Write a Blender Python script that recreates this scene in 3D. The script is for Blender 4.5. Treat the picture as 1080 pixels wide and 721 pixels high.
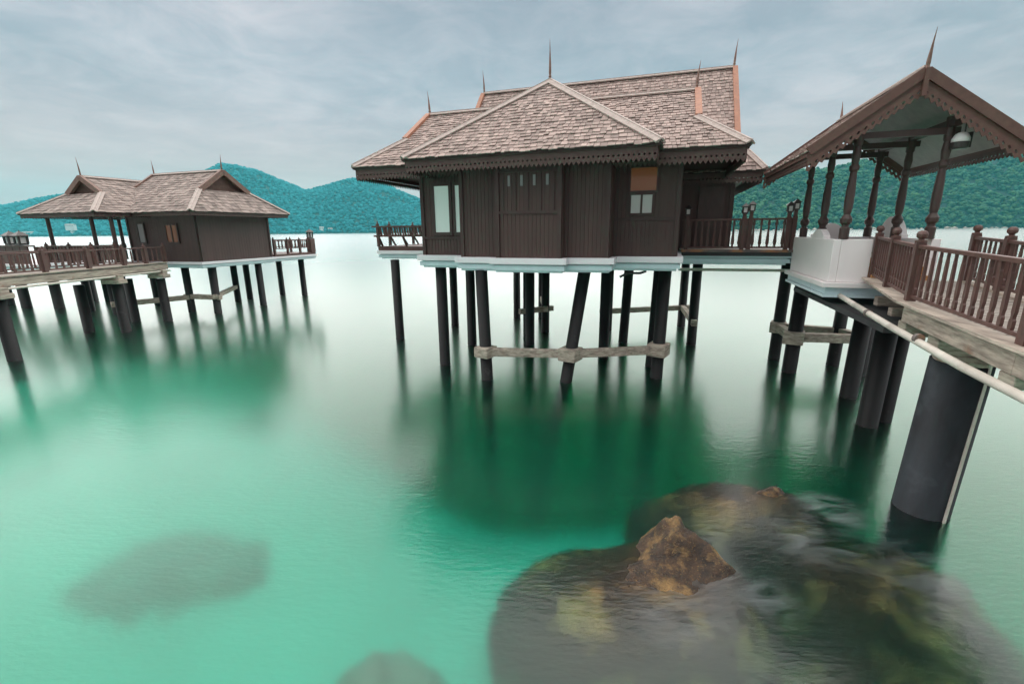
import bpy, math, random
import numpy as np
from mathutils import Vector, noise as mnoise
random.seed(7); rng = np.random.default_rng(7)
scene = bpy.context.scene
for o in list(bpy.data.objects): bpy.data.objects.remove(o)
S = 1.15                                   # metres per drafting unit
# ------------------------------------------------------------------ camera
CAMH = 4.0 * S
cd = bpy.data.cameras.new('camera'); cam = bpy.data.objects.new('camera', cd)
scene.collection.objects.link(cam)
cd.sensor_width = 36; cd.lens = 16; cd.clip_start = 0.05; cd.clip_end = 20000
PITCH = math.radians(13.75); ROLL = math.radians(0.6)
_f = Vector((0, math.cos(PITCH), -math.sin(PITCH))); _r0 = Vector((1, 0, 0)); _u0 = _r0.cross(_f)
_r = math.cos(ROLL) * _r0 - math.sin(ROLL) * _u0; _u = math.sin(ROLL) * _r0 + math.cos(ROLL) * _u0
from mathutils import Matrix
m = Matrix((( _r.x, _u.x, -_f.x), (_r.y, _u.y, -_f.y), (_r.z, _u.z, -_f.z))).to_4x4()
m.translation = (0, 0, CAMH); cam.matrix_world = m
scene.camera = cam
# ------------------------------------------------------------------ sky, sun, exposure
SUN_EL, SUN_AZ = math.radians(62), math.radians(-8)   # azimuth from +Y (view direction), negative = left
world = bpy.data.worlds.new('World'); scene.world = world; world.use_nodes = True
def build_world():
    nt = world.node_tree; N = nt.nodes; L = nt.links; N.clear()
    out = N.new('ShaderNodeOutputWorld'); bg = N.new('ShaderNodeBackground'); bg.inputs['Strength'].default_value = 0.1
    sky = N.new('ShaderNodeTexSky'); sky.sky_type = 'NISHITA'; sky.sun_disc = False
    sky.sun_elevation = SUN_EL; sky.sun_rotation = SUN_AZ
    sky.air_density = 1.0; sky.dust_density = 2.0
    tc = N.new('ShaderNodeTexCoord'); sep = N.new('ShaderNodeSeparateXYZ'); L.new(tc.outputs['Generated'], sep.inputs[0])
    # project the direction on a cloud layer overhead
    zz = N.new('ShaderNodeMath'); zz.operation = 'MAXIMUM'; L.new(sep.outputs['Z'], zz.inputs[0]); zz.inputs[1].default_value = 0.0
    za = N.new('ShaderNodeMath'); za.operation = 'ADD'; L.new(zz.outputs[0], za.inputs[0]); za.inputs[1].default_value = 0.09
    dx = N.new('ShaderNodeMath'); dx.operation = 'DIVIDE'; L.new(sep.outputs['X'], dx.inputs[0]); L.new(za.outputs[0], dx.inputs[1])
    dy = N.new('ShaderNodeMath'); dy.operation = 'DIVIDE'; L.new(sep.outputs['Y'], dy.inputs[0]); L.new(za.outputs[0], dy.inputs[1])
    com = N.new('ShaderNodeCombineXYZ'); L.new(dx.outputs[0], com.inputs[0]); L.new(dy.outputs[0], com.inputs[1])
    mp = N.new('ShaderNodeMapping'); mp.inputs['Scale'].default_value = (1.0, 1.0, 1); mp.inputs['Rotation'].default_value = (0, 0, 0.5)
    L.new(com.outputs[0], mp.inputs[0])
    def nz(scale, det, rough, dist=0.0):
        n = N.new('ShaderNodeTexNoise'); n.inputs['Scale'].default_value = scale; n.inputs['Detail'].default_value = det
        n.inputs['Roughness'].default_value = rough; n.inputs['Distortion'].default_value = dist
        L.new(mp.outputs[0], n.inputs['Vector']); return n
    n1 = nz(0.42, 5, 0.55, 0.3); n2 = nz(2.6, 8, 0.66, 0.5)
    r1 = N.new('ShaderNodeValToRGB'); L.new(n1.outputs['Fac'], r1.inputs[0])
    e = r1.color_ramp.elements
    e[0].position = 0.34; e[0].color = (0.066, 0.070, 0.078, 1); e[1].position = 0.66; e[1].color = (0.138, 0.127, 0.131, 1)
    r2 = N.new('ShaderNodeValToRGB'); L.new(n2.outputs['Fac'], r2.inputs[0])
    e = r2.color_ramp.elements
    e[0].position = 0.38; e[0].color = (0.85, 0.87, 0.89, 1); e[1].position = 0.68; e[1].color = (1.28, 1.22, 1.19, 1)
    mul = N.new('ShaderNodeMix'); mul.data_type = 'RGBA'; mul.blend_type = 'MULTIPLY'; mul.inputs[0].default_value = 1
    L.new(r1.outputs[0], mul.inputs[6]); L.new(r2.outputs[0], mul.inputs[7])
    # paler, slightly warm air low over the horizon
    hz = N.new('ShaderNodeMapRange'); L.new(sep.outputs['Z'], hz.inputs[0])
    hz.inputs[1].default_value = 0.0; hz.inputs[2].default_value = 0.30; hz.inputs[3].default_value = 0.75; hz.inputs[4].default_value = 0.0
    hz.interpolation_type = 'SMOOTHSTEP'
    mix = N.new('ShaderNodeMix'); mix.data_type = 'RGBA'; L.new(hz.outputs[0], mix.inputs[0])
    L.new(mul.outputs[2], mix.inputs[6]); mix.inputs[7].default_value = (0.205, 0.098, 0.088, 1)
    sc = N.new('ShaderNodeMix'); sc.data_type = 'RGBA'; sc.blend_type = 'MULTIPLY'; sc.inputs[0].default_value = 1
    L.new(mix.outputs[2], sc.inputs[6]); sc.inputs[7].default_value = (10, 10, 10, 1)
    fin = N.new('ShaderNodeMix'); fin.data_type = 'RGBA'; fin.inputs[0].default_value = 0.93
    L.new(sky.outputs[0], fin.inputs[6]); L.new(sc.outputs[2], fin.inputs[7])
    L.new(fin.outputs[2], bg.inputs['Color']); L.new(bg.outputs[0], out.inputs['Surface'])
build_world()
sd = bpy.data.lights.new('sun', 'SUN'); sd.energy = 1.5; sd.angle = math.radians(140); sd.color = (1, 0.95, 0.89)
sun = bpy.data.objects.new('sun', sd); scene.collection.objects.link(sun)
_sd = Vector((math.sin(SUN_AZ) * math.cos(SUN_EL), math.cos(SUN_AZ) * math.cos(SUN_EL), math.sin(SUN_EL)))
sun.rotation_euler = _sd.to_track_quat('Z', 'Y').to_euler(); sun.location = (0, 0, 60)
scene.view_settings.view_transform = 'Standard'; scene.view_settings.look = 'None'
scene.view_settings.exposure = 1.95; scene.view_settings.gamma = 1.0; scene.view_settings.use_curve_mapping = False
scene.render.engine = 'CYCLES'
cy = scene.cycles; cy.use_denoising = True; cy.max_bounces = 10; cy.diffuse_bounces = 3; cy.glossy_bounces = 4
cy.transmission_bounces = 6; cy.volume_bounces = 5; cy.transparent_max_bounces = 8; cy.caustics_refractive = True; cy.caustics_reflective = True
cy.sample_clamp_indirect = 6

# ------------------------------------------------------------------ frames and mesh helpers
ANG = math.radians(-18); CA, SA = math.cos(ANG), math.sin(ANG); OX, OY = 0.42, 11.3
def W(u, v, z=0.0):                         # drafting (u along the fronts, v away, z up) -> world metres
    return Vector((S * (OX + u * CA - v * SA), S * (OY + u * SA + v * CA), S * z))
col = scene.collection
def tag(o, label=None, cat=None, group=None, kind=None):
    if label: o['label'] = label
    if cat: o['category'] = cat
    if group: o['group'] = group
    if kind: o['kind'] = kind
    return o
class Thing:
    def __init__(s, name, label, cat, u, v, group=None):
        s.u, s.v = u, v
        s.root = bpy.data.objects.new(name, None); col.objects.link(s.root)
        s.root.location = W(u, v, 0); s.root.rotation_euler = (0, 0, ANG); s.root.empty_display_size = 0.3
        tag(s.root, label, cat, group)
    def L(s, p): return ((p[0] - s.u) * S, (p[1] - s.v) * S, p[2] * S)
def A3(p): return np.array(p, float)
def unit(a): return a / (np.linalg.norm(a) + 1e-12)
class MB:
    def __init__(s): s.v = []; s.f = []
    def add(s, vs, fs):
        b = len(s.v); s.v.extend([tuple(map(float, p)) for p in vs]); s.f.extend([tuple(i + b for i in f) for f in fs]); return s
    def box(s, u0, u1, v0, v1, z0, z1):
        return s.add([(u0, v0, z0), (u1, v0, z0), (u1, v1, z0), (u0, v1, z0), (u0, v0, z1), (u1, v0, z1), (u1, v1, z1), (u0, v1, z1)],
                     [(0, 3, 2, 1), (4, 5, 6, 7), (0, 1, 5, 4), (1, 2, 6, 5), (2, 3, 7, 6), (3, 0, 4, 7)])
    def bar(s, p0, p1, w, h, up=(0, 0, 1)):
        p0, p1 = A3(p0), A3(p1); d = unit(p1 - p0); sd_ = unit(np.cross(d, A3(up))); uu = np.cross(sd_, d)
        vs = []
        for p in (p0, p1):
            for a, b in ((-1, -1), (1, -1), (1, 1), (-1, 1)): vs.append(p + sd_ * a * w / 2 + uu * b * h / 2)
        return s.add(vs, [(0, 1, 2, 3), (7, 6, 5, 4), (0, 4, 5, 1), (1, 5, 6, 2), (2, 6, 7, 3), (3, 7, 4, 0)])
    def tube(s, p0, p1, r0, r1=None, n=14, cap=True):
        r1 = r0 if r1 is None else r1
        p0, p1 = A3(p0), A3(p1); d = unit(p1 - p0); a = unit(np.cross(d, (0, 1, 0.1) if abs(d[2]) > .9 else (0, 0, 1))); b = np.cross(d, a)
        vs = []
        for p, r in ((p0, r0), (p1, r1)):
            for i in range(n):
                t = 2 * math.pi * i / n; vs.append(p + r * (a * math.cos(t) + b * math.sin(t)))
        fs = [(i, (i + 1) % n, n + (i + 1) % n, n + i) for i in range(n)]
        if cap: fs += [tuple(range(n - 1, -1, -1)), tuple(range(n, 2 * n))]
        return s.add(vs, fs)
    def lathe(s, c, prof, n=12, sq=0):
        vs = []
        for r, z in prof:
            for i in range(n):
                t = 2 * math.pi * (i + .5) / n; vs.append((c[0] + r * math.cos(t), c[1] + r * math.sin(t), c[2] + z))
        fs = []
        for k in range(len(prof) - 1):
            for i in range(n): fs.append((k * n + i, k * n + (i + 1) % n, (k + 1) * n + (i + 1) % n, (k + 1) * n + i))
        fs.append(tuple(range(n - 1, -1, -1))); fs.append(tuple((len(prof) - 1) * n + i for i in range(n)))
        return s.add(vs, fs)
    def poly(s, pts): return s.add(pts, [tuple(range(len(pts)))])
    def prism(s, out, z0, z1):
        n = len(out)
        return s.add([(a, b, z0) for a, b in out] + [(a, b, z1) for a, b in out],
                     [tuple(range(n - 1, -1, -1)), tuple(range(n, 2 * n))] + [(i, (i + 1) % n, n + (i + 1) % n, n + i) for i in range(n)])
    def slab(s, pts, t):                    # polygon thickened downwards along z
        n = len(pts)
        return s.add(list(pts) + [(p[0], p[1], p[2] - t) for p in pts],
                     [tuple(range(n)), tuple(range(2 * n - 1, n - 1, -1))] + [((i + 1) % n, i, n + i, n + (i + 1) % n) for i in range(n)])
    def mesh(s, name, mat, fn=None, smooth=False):
        me = bpy.data.meshes.new(name); me.from_pydata([fn(p) for p in s.v] if fn else s.v, [], s.f); me.materials.append(mat)
        if smooth: me.polygons.foreach_set('use_smooth', [True] * len(me.polygons))
        me.update(); return me
    def build(s, name, mat, th, parent=None, smooth=False, stuff=False, bevel=0):
        o = bpy.data.objects.new(name, s.mesh(name, mat, th.L, smooth)); col.objects.link(o); o.parent = parent or th.root
        if stuff: o['kind'] = 'stuff'
        if bevel:
            b = o.modifiers.new('bevel', 'BEVEL'); b.width = bevel; b.segments = 2; b.limit_method = 'ANGLE'
        return o
def place(name, me, th, p, rz=0, parent=None, sc=None):
    o = bpy.data.objects.new(name, me); col.objects.link(o); o.parent = parent or th.root
    o.location = th.L(p); o.rotation_euler = (0, 0, rz)
    if sc: o.scale = sc
    return o
def wobj(name, mb, mat, label=None, cat=None, group=None, kind=None, smooth=False):
    o = bpy.data.objects.new(name, mb.mesh(name, mat, None, smooth)); col.objects.link(o); return tag(o, label, cat, group, kind)

# ------------------------------------------------------------------ materials
def mat(name, c1, c2=None, scale=4.0, stretch=(1, 1, 1), rough=0.6, bump=0.0, island=0.0, detail=6, spec=0.5, c3=None, s3=1.0, t3=0.62, metal=0):
    m = bpy.data.materials.new(name); m.use_nodes = True; nt = m.node_tree; N = nt.nodes; L = nt.links
    b = N['Principled BSDF']; b.inputs['Roughness'].default_value = rough; b.inputs['Specular IOR Level'].default_value = spec
    b.inputs['Metallic'].default_value = metal
    g = N.new('ShaderNodeNewGeometry'); mp = N.new('ShaderNodeMapping'); mp.inputs['Scale'].default_value = stretch
    L.new(g.outputs['Position'], mp.inputs[0])
    n = N.new('ShaderNodeTexNoise'); n.inputs['Scale'].default_value = scale; n.inputs['Detail'].default_value = detail; n.inputs['Roughness'].default_value = .65
    L.new(mp.outputs[0], n.inputs['Vector'])
    r = N.new('ShaderNodeValToRGB'); e = r.color_ramp.elements; c2 = c2 or tuple(x * .7 for x in c1)
    e[0].position = .33; e[0].color = (*c2, 1); e[1].position = .67; e[1].color = (*c1, 1); L.new(n.outputs['Fac'], r.inputs[0])
    out = r.outputs[0]
    if c3:
        n3 = N.new('ShaderNodeTexNoise'); n3.inputs['Scale'].default_value = s3; n3.inputs['Detail'].default_value = 5; L.new(g.outputs['Position'], n3.inputs['Vector'])
        r3 = N.new('ShaderNodeValToRGB'); r3.color_ramp.elements[0].position = t3 - .06; r3.color_ramp.elements[1].position = t3 + .06; L.new(n3.outputs['Fac'], r3.inputs[0])
        x = N.new('ShaderNodeMix'); x.data_type = 'RGBA'; L.new(r3.outputs[0], x.inputs[0]); L.new(out, x.inputs[6]); x.inputs[7].default_value = (*c3, 1); out = x.outputs[2]
    if island:
        mr = N.new('ShaderNodeMapRange'); L.new(g.outputs['Random Per Island'], mr.inputs[0]); mr.inputs[3].default_value = 1 - island; mr.inputs[4].default_value = 1 + island
        x = N.new('ShaderNodeMix'); x.data_type = 'RGBA'; x.blend_type = 'MULTIPLY'; x.inputs[0].default_value = 1
        L.new(out, x.inputs[6]); L.new(mr.outputs[0], x.inputs[7]); out = x.outputs[2]
    L.new(out, b.inputs['Base Color'])
    if bump:
        bp = N.new('ShaderNodeBump'); bp.inputs['Strength'].default_value = bump; bp.inputs['Distance'].default_value = .02
        L.new(n.outputs['Fac'], bp.inputs['Height']); L.new(bp.outputs[0], b.inputs['Normal'])
    return m
M = {}
M['wall'] = mat('dark_wall_wood', (.080, .044, .037), (.066, .036, .031), 9, (1, 1, .12), .55, .1, island=.06)
M['wallframe'] = mat('dark_frame_wood', (.066, .036, .031), (.052, .029, .025), 9, (1, 1, .15), .5, .1)
M['rail'] = mat('rail_wood', (.115, .054, .043), (.072, .035, .029), 12, (1, 1, .3), .5, .15)
M['post'] = mat('column_wood', (.075, .045, .038), (.045, .028, .024), 8, (1, 1, .2), .45, .1)
M['shingle'] = mat('roof_shingle', (.42, .325, .29), (.28, .215, .19), 5, (1, 1, 1), .85, .3, island=.30)
M['shingle_far'] = mat('roof_shingle_far', (.33, .265, .235), (.22, .175, .155), 3, (1, 1, 1), .85, .2, island=.32)
M['under'] = mat('roof_underlay', (.05, .034, .03), None, 6, rough=.8)
M['cap'] = mat('ridge_cap_board', (.50, .42, .38), (.34, .28, .25), 10, rough=.7, bump=.2)
M['barge'] = mat('barge_board', (.42, .19, .115), (.30, .14, .09), 6, rough=.6, bump=.1)
M['barge_brown'] = mat('barge_board_brown', (.22, .125, .095), (.15, .085, .065), 6, rough=.6, bump=.1)
M['lace'] = mat('fascia_wood', (.105, .060, .050), (.075, .043, .036), 8, rough=.55)
M['lace_g'] = mat('gazebo_fascia_wood', (.14, .072, .054), (.10, .052, .04), 8, rough=.55)
M['white'] = mat('white_paint', (.87, .82, .81), (.82, .775, .765), 1.6, rough=.6, bump=.05)
M['mould'] = mat('pale_blue_moulding', (.64, .78, .82), (.54, .69, .73), 2.0, rough=.5, c3=(.36, .42, .42), s3=1.3, t3=.72)
M['mouldw'] = mat('pale_white_moulding', (.86, .84, .87), (.80, .79, .82), 2.0, rough=.5)
M['pile'] = mat('dark_pile', (.011, .0105, .011), (.005, .0045, .005), 2.6, (1, 1, .35), .6, .3, c3=(.035, .035, .035), s3=3.4, t3=.72, spec=.35)
M['pier'] = mat('dark_concrete_pier', (.024, .030, .037), (.010, .0115, .014), 2.4, (1, 1, .35), .65, .3, c3=(.040, .047, .055), s3=1.8, t3=.64, spec=.35)
M['weather'] = mat('weathered_timber', (.54, .46, .38), (.19, .155, .13), 5, (1, .3, 3.2), .85, .6, c3=(.26, .14, .09), s3=1.6, t3=.68)
M['deck'] = mat('deck_plank', (.34, .30, .26), (.21, .18, .16), 7, (1, 1, 1), .75, .3, island=.15)
M['ceil'] = mat('gazebo_ceiling', (.42, .36, .36), (.33, .285, .285), 4, rough=.6)
M['pvc'] = mat('pvc_pipe', (.66, .61, .54), (.52, .47, .41), 3, rough=.45, c3=(.35, .25, .17), s3=4, t3=.74)
M['slab'] = mat('dark_slab', (.055, .054, .056), (.036, .036, .038), 2.0, rough=.8)
M['step'] = mat('orange_step_wood', (.50, .25, .09), (.36, .17, .06), 5, (1, 1, 3), .5, .1)
M['metal'] = mat('dark_metal', (.05, .045, .042), None, 5, rough=.4)
M['lampglass'] = mat('lantern_glass', (.75, .76, .74), (.7, .71, .7), 3, rough=.25)
M['rust'] = mat('rusty_edge', (.20, .165, .15), (.12, .10, .095), 3, rough=.8, c3=(.36, .17, .09), s3=1.6, t3=.55)
def glow(name, c, strength, base, ramp=None):
    m = bpy.data.materials.new(name); m.use_nodes = True; b = m.node_tree.nodes['Principled BSDF']
    b.inputs['Base Color'].default_value = (*base, 1); b.inputs['Roughness'].default_value = .12
    b.inputs['Emission Color'].default_value = (*c, 1); b.inputs['Emission Strength'].default_value = strength
    return m
M['frost'] = glow('frosted_pane', (.62, .80, .74), .045, (.6, .7, .66))  # emission stands in for daylight coming through from the far side
M['frost_dim'] = glow('frosted_pane_dim', (.7, .78, .74), .012, (.40, .44, .42))
M['amber'] = glow('amber_pane', (1, .38, .12), .012, (.12, .065, .042))
M['slit'] = glow('dark_slit_glass', (.6, .65, .65), .003, (.22, .23, .23))

# ------------------------------------------------------------------ building blocks
def shingles(mb, P, row=.155, wa=.085, wb=.17, lift=.026):
    P = [A3(p) for p in P]; n = np.zeros(3)
    for i in range(len(P)): n += np.cross(P[i] - P[0], P[(i + 1) % len(P)] - P[0])
    n = unit(n); n = -n if n[2] < 0 else n
    e = unit(np.cross((0, 0, 1), n)); s_ = np.cross(n, e)
    if s_[2] < 0: s_ = -s_; e = -e
    q = [((p - P[0]) @ e, (p - P[0]) @ s_) for p in P]
    b0 = min(b for a, b in q); b1 = max(b for a, b in q); b = b0 - .03
    while b < b1:
        bm = min(b + row * .5, b1 - .01); xs = []
        for i in range(len(q)):
            (a1, c1), (a2, c2) = q[i], q[(i + 1) % len(q)]
            if (c1 <= bm) != (c2 <= bm): xs.append(a1 + (bm - c1) / (c2 - c1) * (a2 - a1))
        xs.sort()
        for k in range(0, len(xs) - 1, 2):
            x = xs[k] - random.random() * .1; x1 = xs[k + 1]
            while x < x1:
                w = random.uniform(wa, wb); xa = max(x, xs[k]); xb = min(x + w - .008, x1); x += w
                if xb - xa < .02: continue
                jb = b + random.uniform(-.022, .022); h0 = lift + random.uniform(-.008, .016); h1 = .004; t = .02; top = min(jb + row * 1.25, b1)
                sk = random.uniform(-.008, .008)
                V = []
                for (a_, b_, h_) in ((xa, jb, h0), (xb, jb + sk, h0 + sk * .5), (xb, top, h1 + .004), (xa, top, h1 + .004), (xa, jb, h0 - t), (xb, jb + sk, h0 - t)):
                    V.append(P[0] + e * a_ + s_ * b_ + n * h_)
                mb.add(V, [(0, 1, 2, 3), (4, 5, 1, 0), (4, 0, 3), (1, 5, 2)])
        b += row
def lace(mb, p0, p1, drop=.2, cell=.11, th=.018):
    p0, p1 = A3(p0), A3(p1); L_ = np.linalg.norm(p1 - p0); d = (p1 - p0) / L_; n = max(1, int(round(L_ / cell))); w = L_ / n
    nn = unit(np.cross(d, (0, 0, 1))); h = drop * .74; hc = drop * .50; r = w * .27
    for i in range(n):
        b = p0 + d * (i * w)
        o2 = [(0, 0), (w, 0), (w, -h), (w / 2, -drop), (0, -h), (w / 2, -hc + r), (w / 2 + r, -hc), (w / 2, -hc - r), (w / 2 - r, -hc)]
        V = [b + d * x + A3((0, 0, z)) + nn * s for s in (th / 2, -th / 2) for x, z in o2]
        F = [(0, 5, 1), (1, 5, 6), (1, 6, 2), (2, 6, 7, 3), (3, 7, 8, 4), (4, 8, 0), (0, 8, 5)]
        fs = F + [tuple(reversed([j + 9 for j in f])) for f in F]
        fs += [(2, 3, 12, 11), (3, 4, 13, 12), (5, 8, 17, 14), (8, 7, 16, 17), (7, 6, 15, 16), (6, 5, 14, 15)]
        mb.add(V, fs)
def finial(th, parent, p, h=.95, lean=(0, 0), m='post'):
    mb = MB(); x, y, z = p
    prof = [(.032, -.1), (.032, .10), (.042, .13), (.030, .17), (.036, .22), (.030, h * .42), (.014, h * .72), (.003, h)]
    n = 8; vs = []
    k0 = h / .95
    for r, zz in prof:
        for i in range(n):
            t = 2 * math.pi * i / n; q = max(0, zz) / h
            vs.append((x + r * math.cos(t) + lean[0] * q * q, y + r * math.sin(t) + lean[1] * q * q, z + zz))
    fs = [(k * n + i, k * n + (i + 1) % n, (k + 1) * n + (i + 1) % n, (k + 1) * n + i) for k in range(len(prof) - 1) for i in range(n)]
    fs += [tuple(range(n - 1, -1, -1)), tuple((len(prof) - 1) * n + i for i in range(n))]
    mb.add(vs, fs); return mb.build('finial', M[m], th, parent)
def cap_line(th, parent, p0, p1, name='hip_cap', w=.22):
    mb = MB(); p0, p1 = A3(p0), A3(p1); up = A3((0, 0, .045))
    d = unit(p1 - p0); sd_ = unit(np.cross(d, (0, 0, 1)))
    for sg in (-1, 1):
        c = sd_ * sg * w * .27 + A3((0, 0, .03))
        mb.bar(p0 + c, p1 + c, w * .56, .035, up=unit(A3((0, 0, 1)) + sd_ * sg * .55))
    mb.bar(p0 + up * 1.6, p1 + up * 1.6, w * .32, .04)
    return mb.build(name, M['cap'], th, parent)
def roof(th, name, Mx, a0, a1, b0, b1, ze, br, zr, g0, g1, zf, ends, lace_sides='front', barge='barge', sh='shingle', row=.155, wa=.085, wb=.17, fin=(True, True), drop=.30, fin_h=.95, lm='lace', soffit=True, capw=.22, lcell=.105):
    """ridge along a, falling to eaves b0 and b1; ends: 'dutch', 'hip', 'gable' or 'none' at a0 and a1"""
    t = (zf - ze) / (zr - ze); f0 = b0 + t * (br - b0); f1 = b1 + t * (br - b1)
    def side(bb, ff):
        P = [(a0, bb, ze), (a1, bb, ze)]
        P += [(g1, ff, zf), (g1, br, zr)] if ends[1] == 'dutch' else [(g1, br, zr)]
        P += [(g0, br, zr), (g0, ff, zf)] if ends[0] == 'dutch' else ([(g0, br, zr)] if g0 != g1 or ends[0] != 'hip' else [])
        return [Mx(*p) for p in P]
    polys = [side(b0, f0), side(b1, f1)]
    gables = []
    for k, (a, g) in enumerate(((a0, g0), (a1, g1))):
        if ends[k] == 'dutch':
            polys.append([Mx(a, b0, ze), Mx(a, b1, ze), Mx(g, f1, zf), Mx(g, f0, zf)])
            ins = .12 if k == 0 else -.12
            gables.append([Mx(g + ins, f0, zf - .05), Mx(g + ins, f1, zf - .05), Mx(g + ins, br, zr)])
        elif ends[k] == 'hip':
            polys.append([Mx(a, b0, ze), Mx(a, b1, ze), Mx(g, br, zr)])
    mb = MB()
    for P in polys: mb.slab(P, .05)
    R = mb.build(name, M['under'], th)
    mb = MB()
    for P in polys: shingles(mb, P, row, wa, wb)
    mb.build('shingles', M[sh], th, R, stuff=True)
    for G in gables: MB().slab(G, .001).build('gable_panel', M['barge_brown'] if barge != 'barge' else M['wall'], th, R)
    cap_line(th, R, Mx(g0, br, zr), Mx(g1, br, zr), 'ridge_cap', capw)
    for k, (a, g) in enumerate(((a0, g0), (a1, g1))):
        if ends[k] == 'none': continue
        for bb, ff in ((b0, f0), (b1, f1)):
            if ends[k] == 'hip': cap_line(th, R, Mx(g, br, zr), Mx(a, bb, ze), 'hip_cap', capw)
            elif ends[k] == 'dutch':
                cap_line(th, R, Mx(g, ff, zf), Mx(a, bb, ze), 'hip_cap', capw)
            if ends[k] in ('dutch', 'gable'):
                bt = .15 if ends[k] == 'dutch' else .06; o = .03 if k else -.03
                e_ = (ff, zf) if ends[k] == 'dutch' else (bb, ze)
                MB().bar(A3(Mx(g + o, br, zr)) + A3((0, 0, -.03)), A3(Mx(g + o, e_[0], e_[1])) + A3((0, 0, -.03)), bt, .24).build('barge_board', M[barge], th, R)
        if fin[k]:
            l0 = A3(Mx(0, 0, 0)); l1 = A3(Mx(1, 0, 0)); dd = (l1 - l0) * (.05 if k else -.05)
            finial(th, R, Mx(g, br, zr), fin_h, (dd[0], dd[1]), 'barge_brown')
    mb = MB()
    E = [((a0, b0), (a1, b0)), ((a0, b1), (a1, b1))]
    if ends[0] in ('dutch', 'hip'): E.append(((a0, b0), (a0, b1)))
    if ends[1] in ('dutch', 'hip'): E.append(((a1, b0), (a1, b1)))
    ca, cb = (a0 + a1) / 2, (b0 + b1) / 2
    def ins(p, k): return (p[0] + (k if p[0] < ca else -k), p[1] + (k if p[1] < cb else -k))
    fb = MB()
    for p, q in E:
        p_, q_ = ins(p, .06), ins(q, .06)
        lace(mb, Mx(*p_, ze - .05), Mx(*q_, ze - .05), drop, lcell)
        p_, q_ = ins(p, .035), ins(q, .035)
        fb.bar(A3(Mx(*p_, ze - .03)), A3(Mx(*q_, ze - .03)), .035, .06)
    if drop: mb.build('fascia_lace', M[lm], th, R, stuff=True)
    fb.build('fascia_board', M[lm], th, R)
    if soffit:
        i0, i1 = ins((a0, b0), .08), ins((a1, b1), .08)
        MB().slab([Mx(i0[0], i0[1], ze - .06), Mx(i1[0], i0[1], ze - .06), Mx(i1[0], i1[1], ze - .06), Mx(i0[0], i1[1], ze - .06)], .03).build('soffit', M['wallframe'], th, R)
    return R
ID = lambda a, b, z: (a, b, z)
SW = lambda a, b, z: (b, a, z)
def planks(mb, p0, p1, z0, z1, off, pw=.1, th=.014):
    """vertical boards on the wall line p0->p1, standing off along the outward normal (right-hand side of p0->p1)"""
    p0, p1 = A3((*p0, 0)), A3((*p1, 0)); L_ = np.linalg.norm(p1 - p0); d = (p1 - p0) / L_; nn = A3((d[1], -d[0], 0)); n = max(1, int(round(L_ / pw))); w = L_ / n
    for i in range(n):
        a = p0 + d * (i * w + .0025) + nn * off; b = p0 + d * ((i + 1) * w - .0025) + nn * off; t = th + random.uniform(-.002, .002)
        mb.add([(a[0], a[1], z0), (b[0], b[1], z0), (b[0], b[1], z1), (a[0], a[1], z1)] + [(*(q + nn * t)[:2], z) for q, z in ((a, z0), (b, z0), (b, z1), (a, z1))],
               [(4, 5, 6, 7), (0, 4, 7, 3), (5, 1, 2, 6), (7, 6, 2, 3), (0, 1, 5, 4)])
def wall(th, name, p0, p1, z0, z1, frame=True, pw=.1, back=.08, rails=()):
    """clad wall along p0->p1 (outside on the right-hand side)"""
    q0, q1 = A3((*p0, 0)), A3((*p1, 0)); d = unit(q1 - q0); nn = A3((d[1], -d[0], 0))
    mb = MB(); zc = (z0 + z1) / 2
    a = q0 - nn * back / 2 + A3((0, 0, zc)); b = q1 - nn * back / 2 + A3((0, 0, zc))
    mb.bar(a, b, back, z1 - z0); R = mb.build(name, M['wallframe'], th)
    mb = MB(); planks(mb, p0, p1, z0 + .01, z1 - .01, .004, pw); mb.build('cladding', M['wall'], th, R, stuff=True)
    if frame:
        for q in (q0 + d * .05, q1 - d * .05):
            MB().bar(q + nn * .03 + A3((0, 0, z0 + .004)), q + nn * .03 + A3((0, 0, z1 - .004)), .06, .1, up=d).build('stile', M['wallframe'], th, R)
        for z in rails: MB().bar(q0 + d * .1 + nn * .028 + A3((0, 0, z)), q1 - d * .1 + nn * .028 + A3((0, 0, z)), .052, .07).build('rail', M['wallframe'], th, R)
    return R
def window(th, parent, a0, a1, v, z0, z1, pane, fw=.05, mull=(), depth=.05, name='window'):
    """window in a wall facing -v; frame round a pane"""
    mb = MB(); f = v - depth
    for (x0, x1, y0, y1) in ((a0 - fw, a0, z0 - fw, z1 + fw), (a1, a1 + fw, z0 - fw, z1 + fw), (a0, a1, z0 - fw, z0), (a0, a1, z1, z1 + fw)): mb.box(x0, x1, f, v, y0, y1)
    for x in mull: mb.box(x - fw / 2, x + fw / 2, f + .004, v, z0, z1)
    R = mb.build(name, M['wallframe'], th, parent)
    xs = [a0] + [x for x in mull] + [a1]
    for i in range(len(xs) - 1):
        l = xs[i] + (fw / 2 if i else 0); r = xs[i + 1] - (fw / 2 if i < len(xs) - 2 else 0)
        MB().box(l, r, v - .032, v - .028, z0, z1).build('pane', M[pane], th, R)
    return R
_cache = {}
def cached(key, fn):
    if key not in _cache: _cache[key] = fn()
    return _cache[key]
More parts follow.
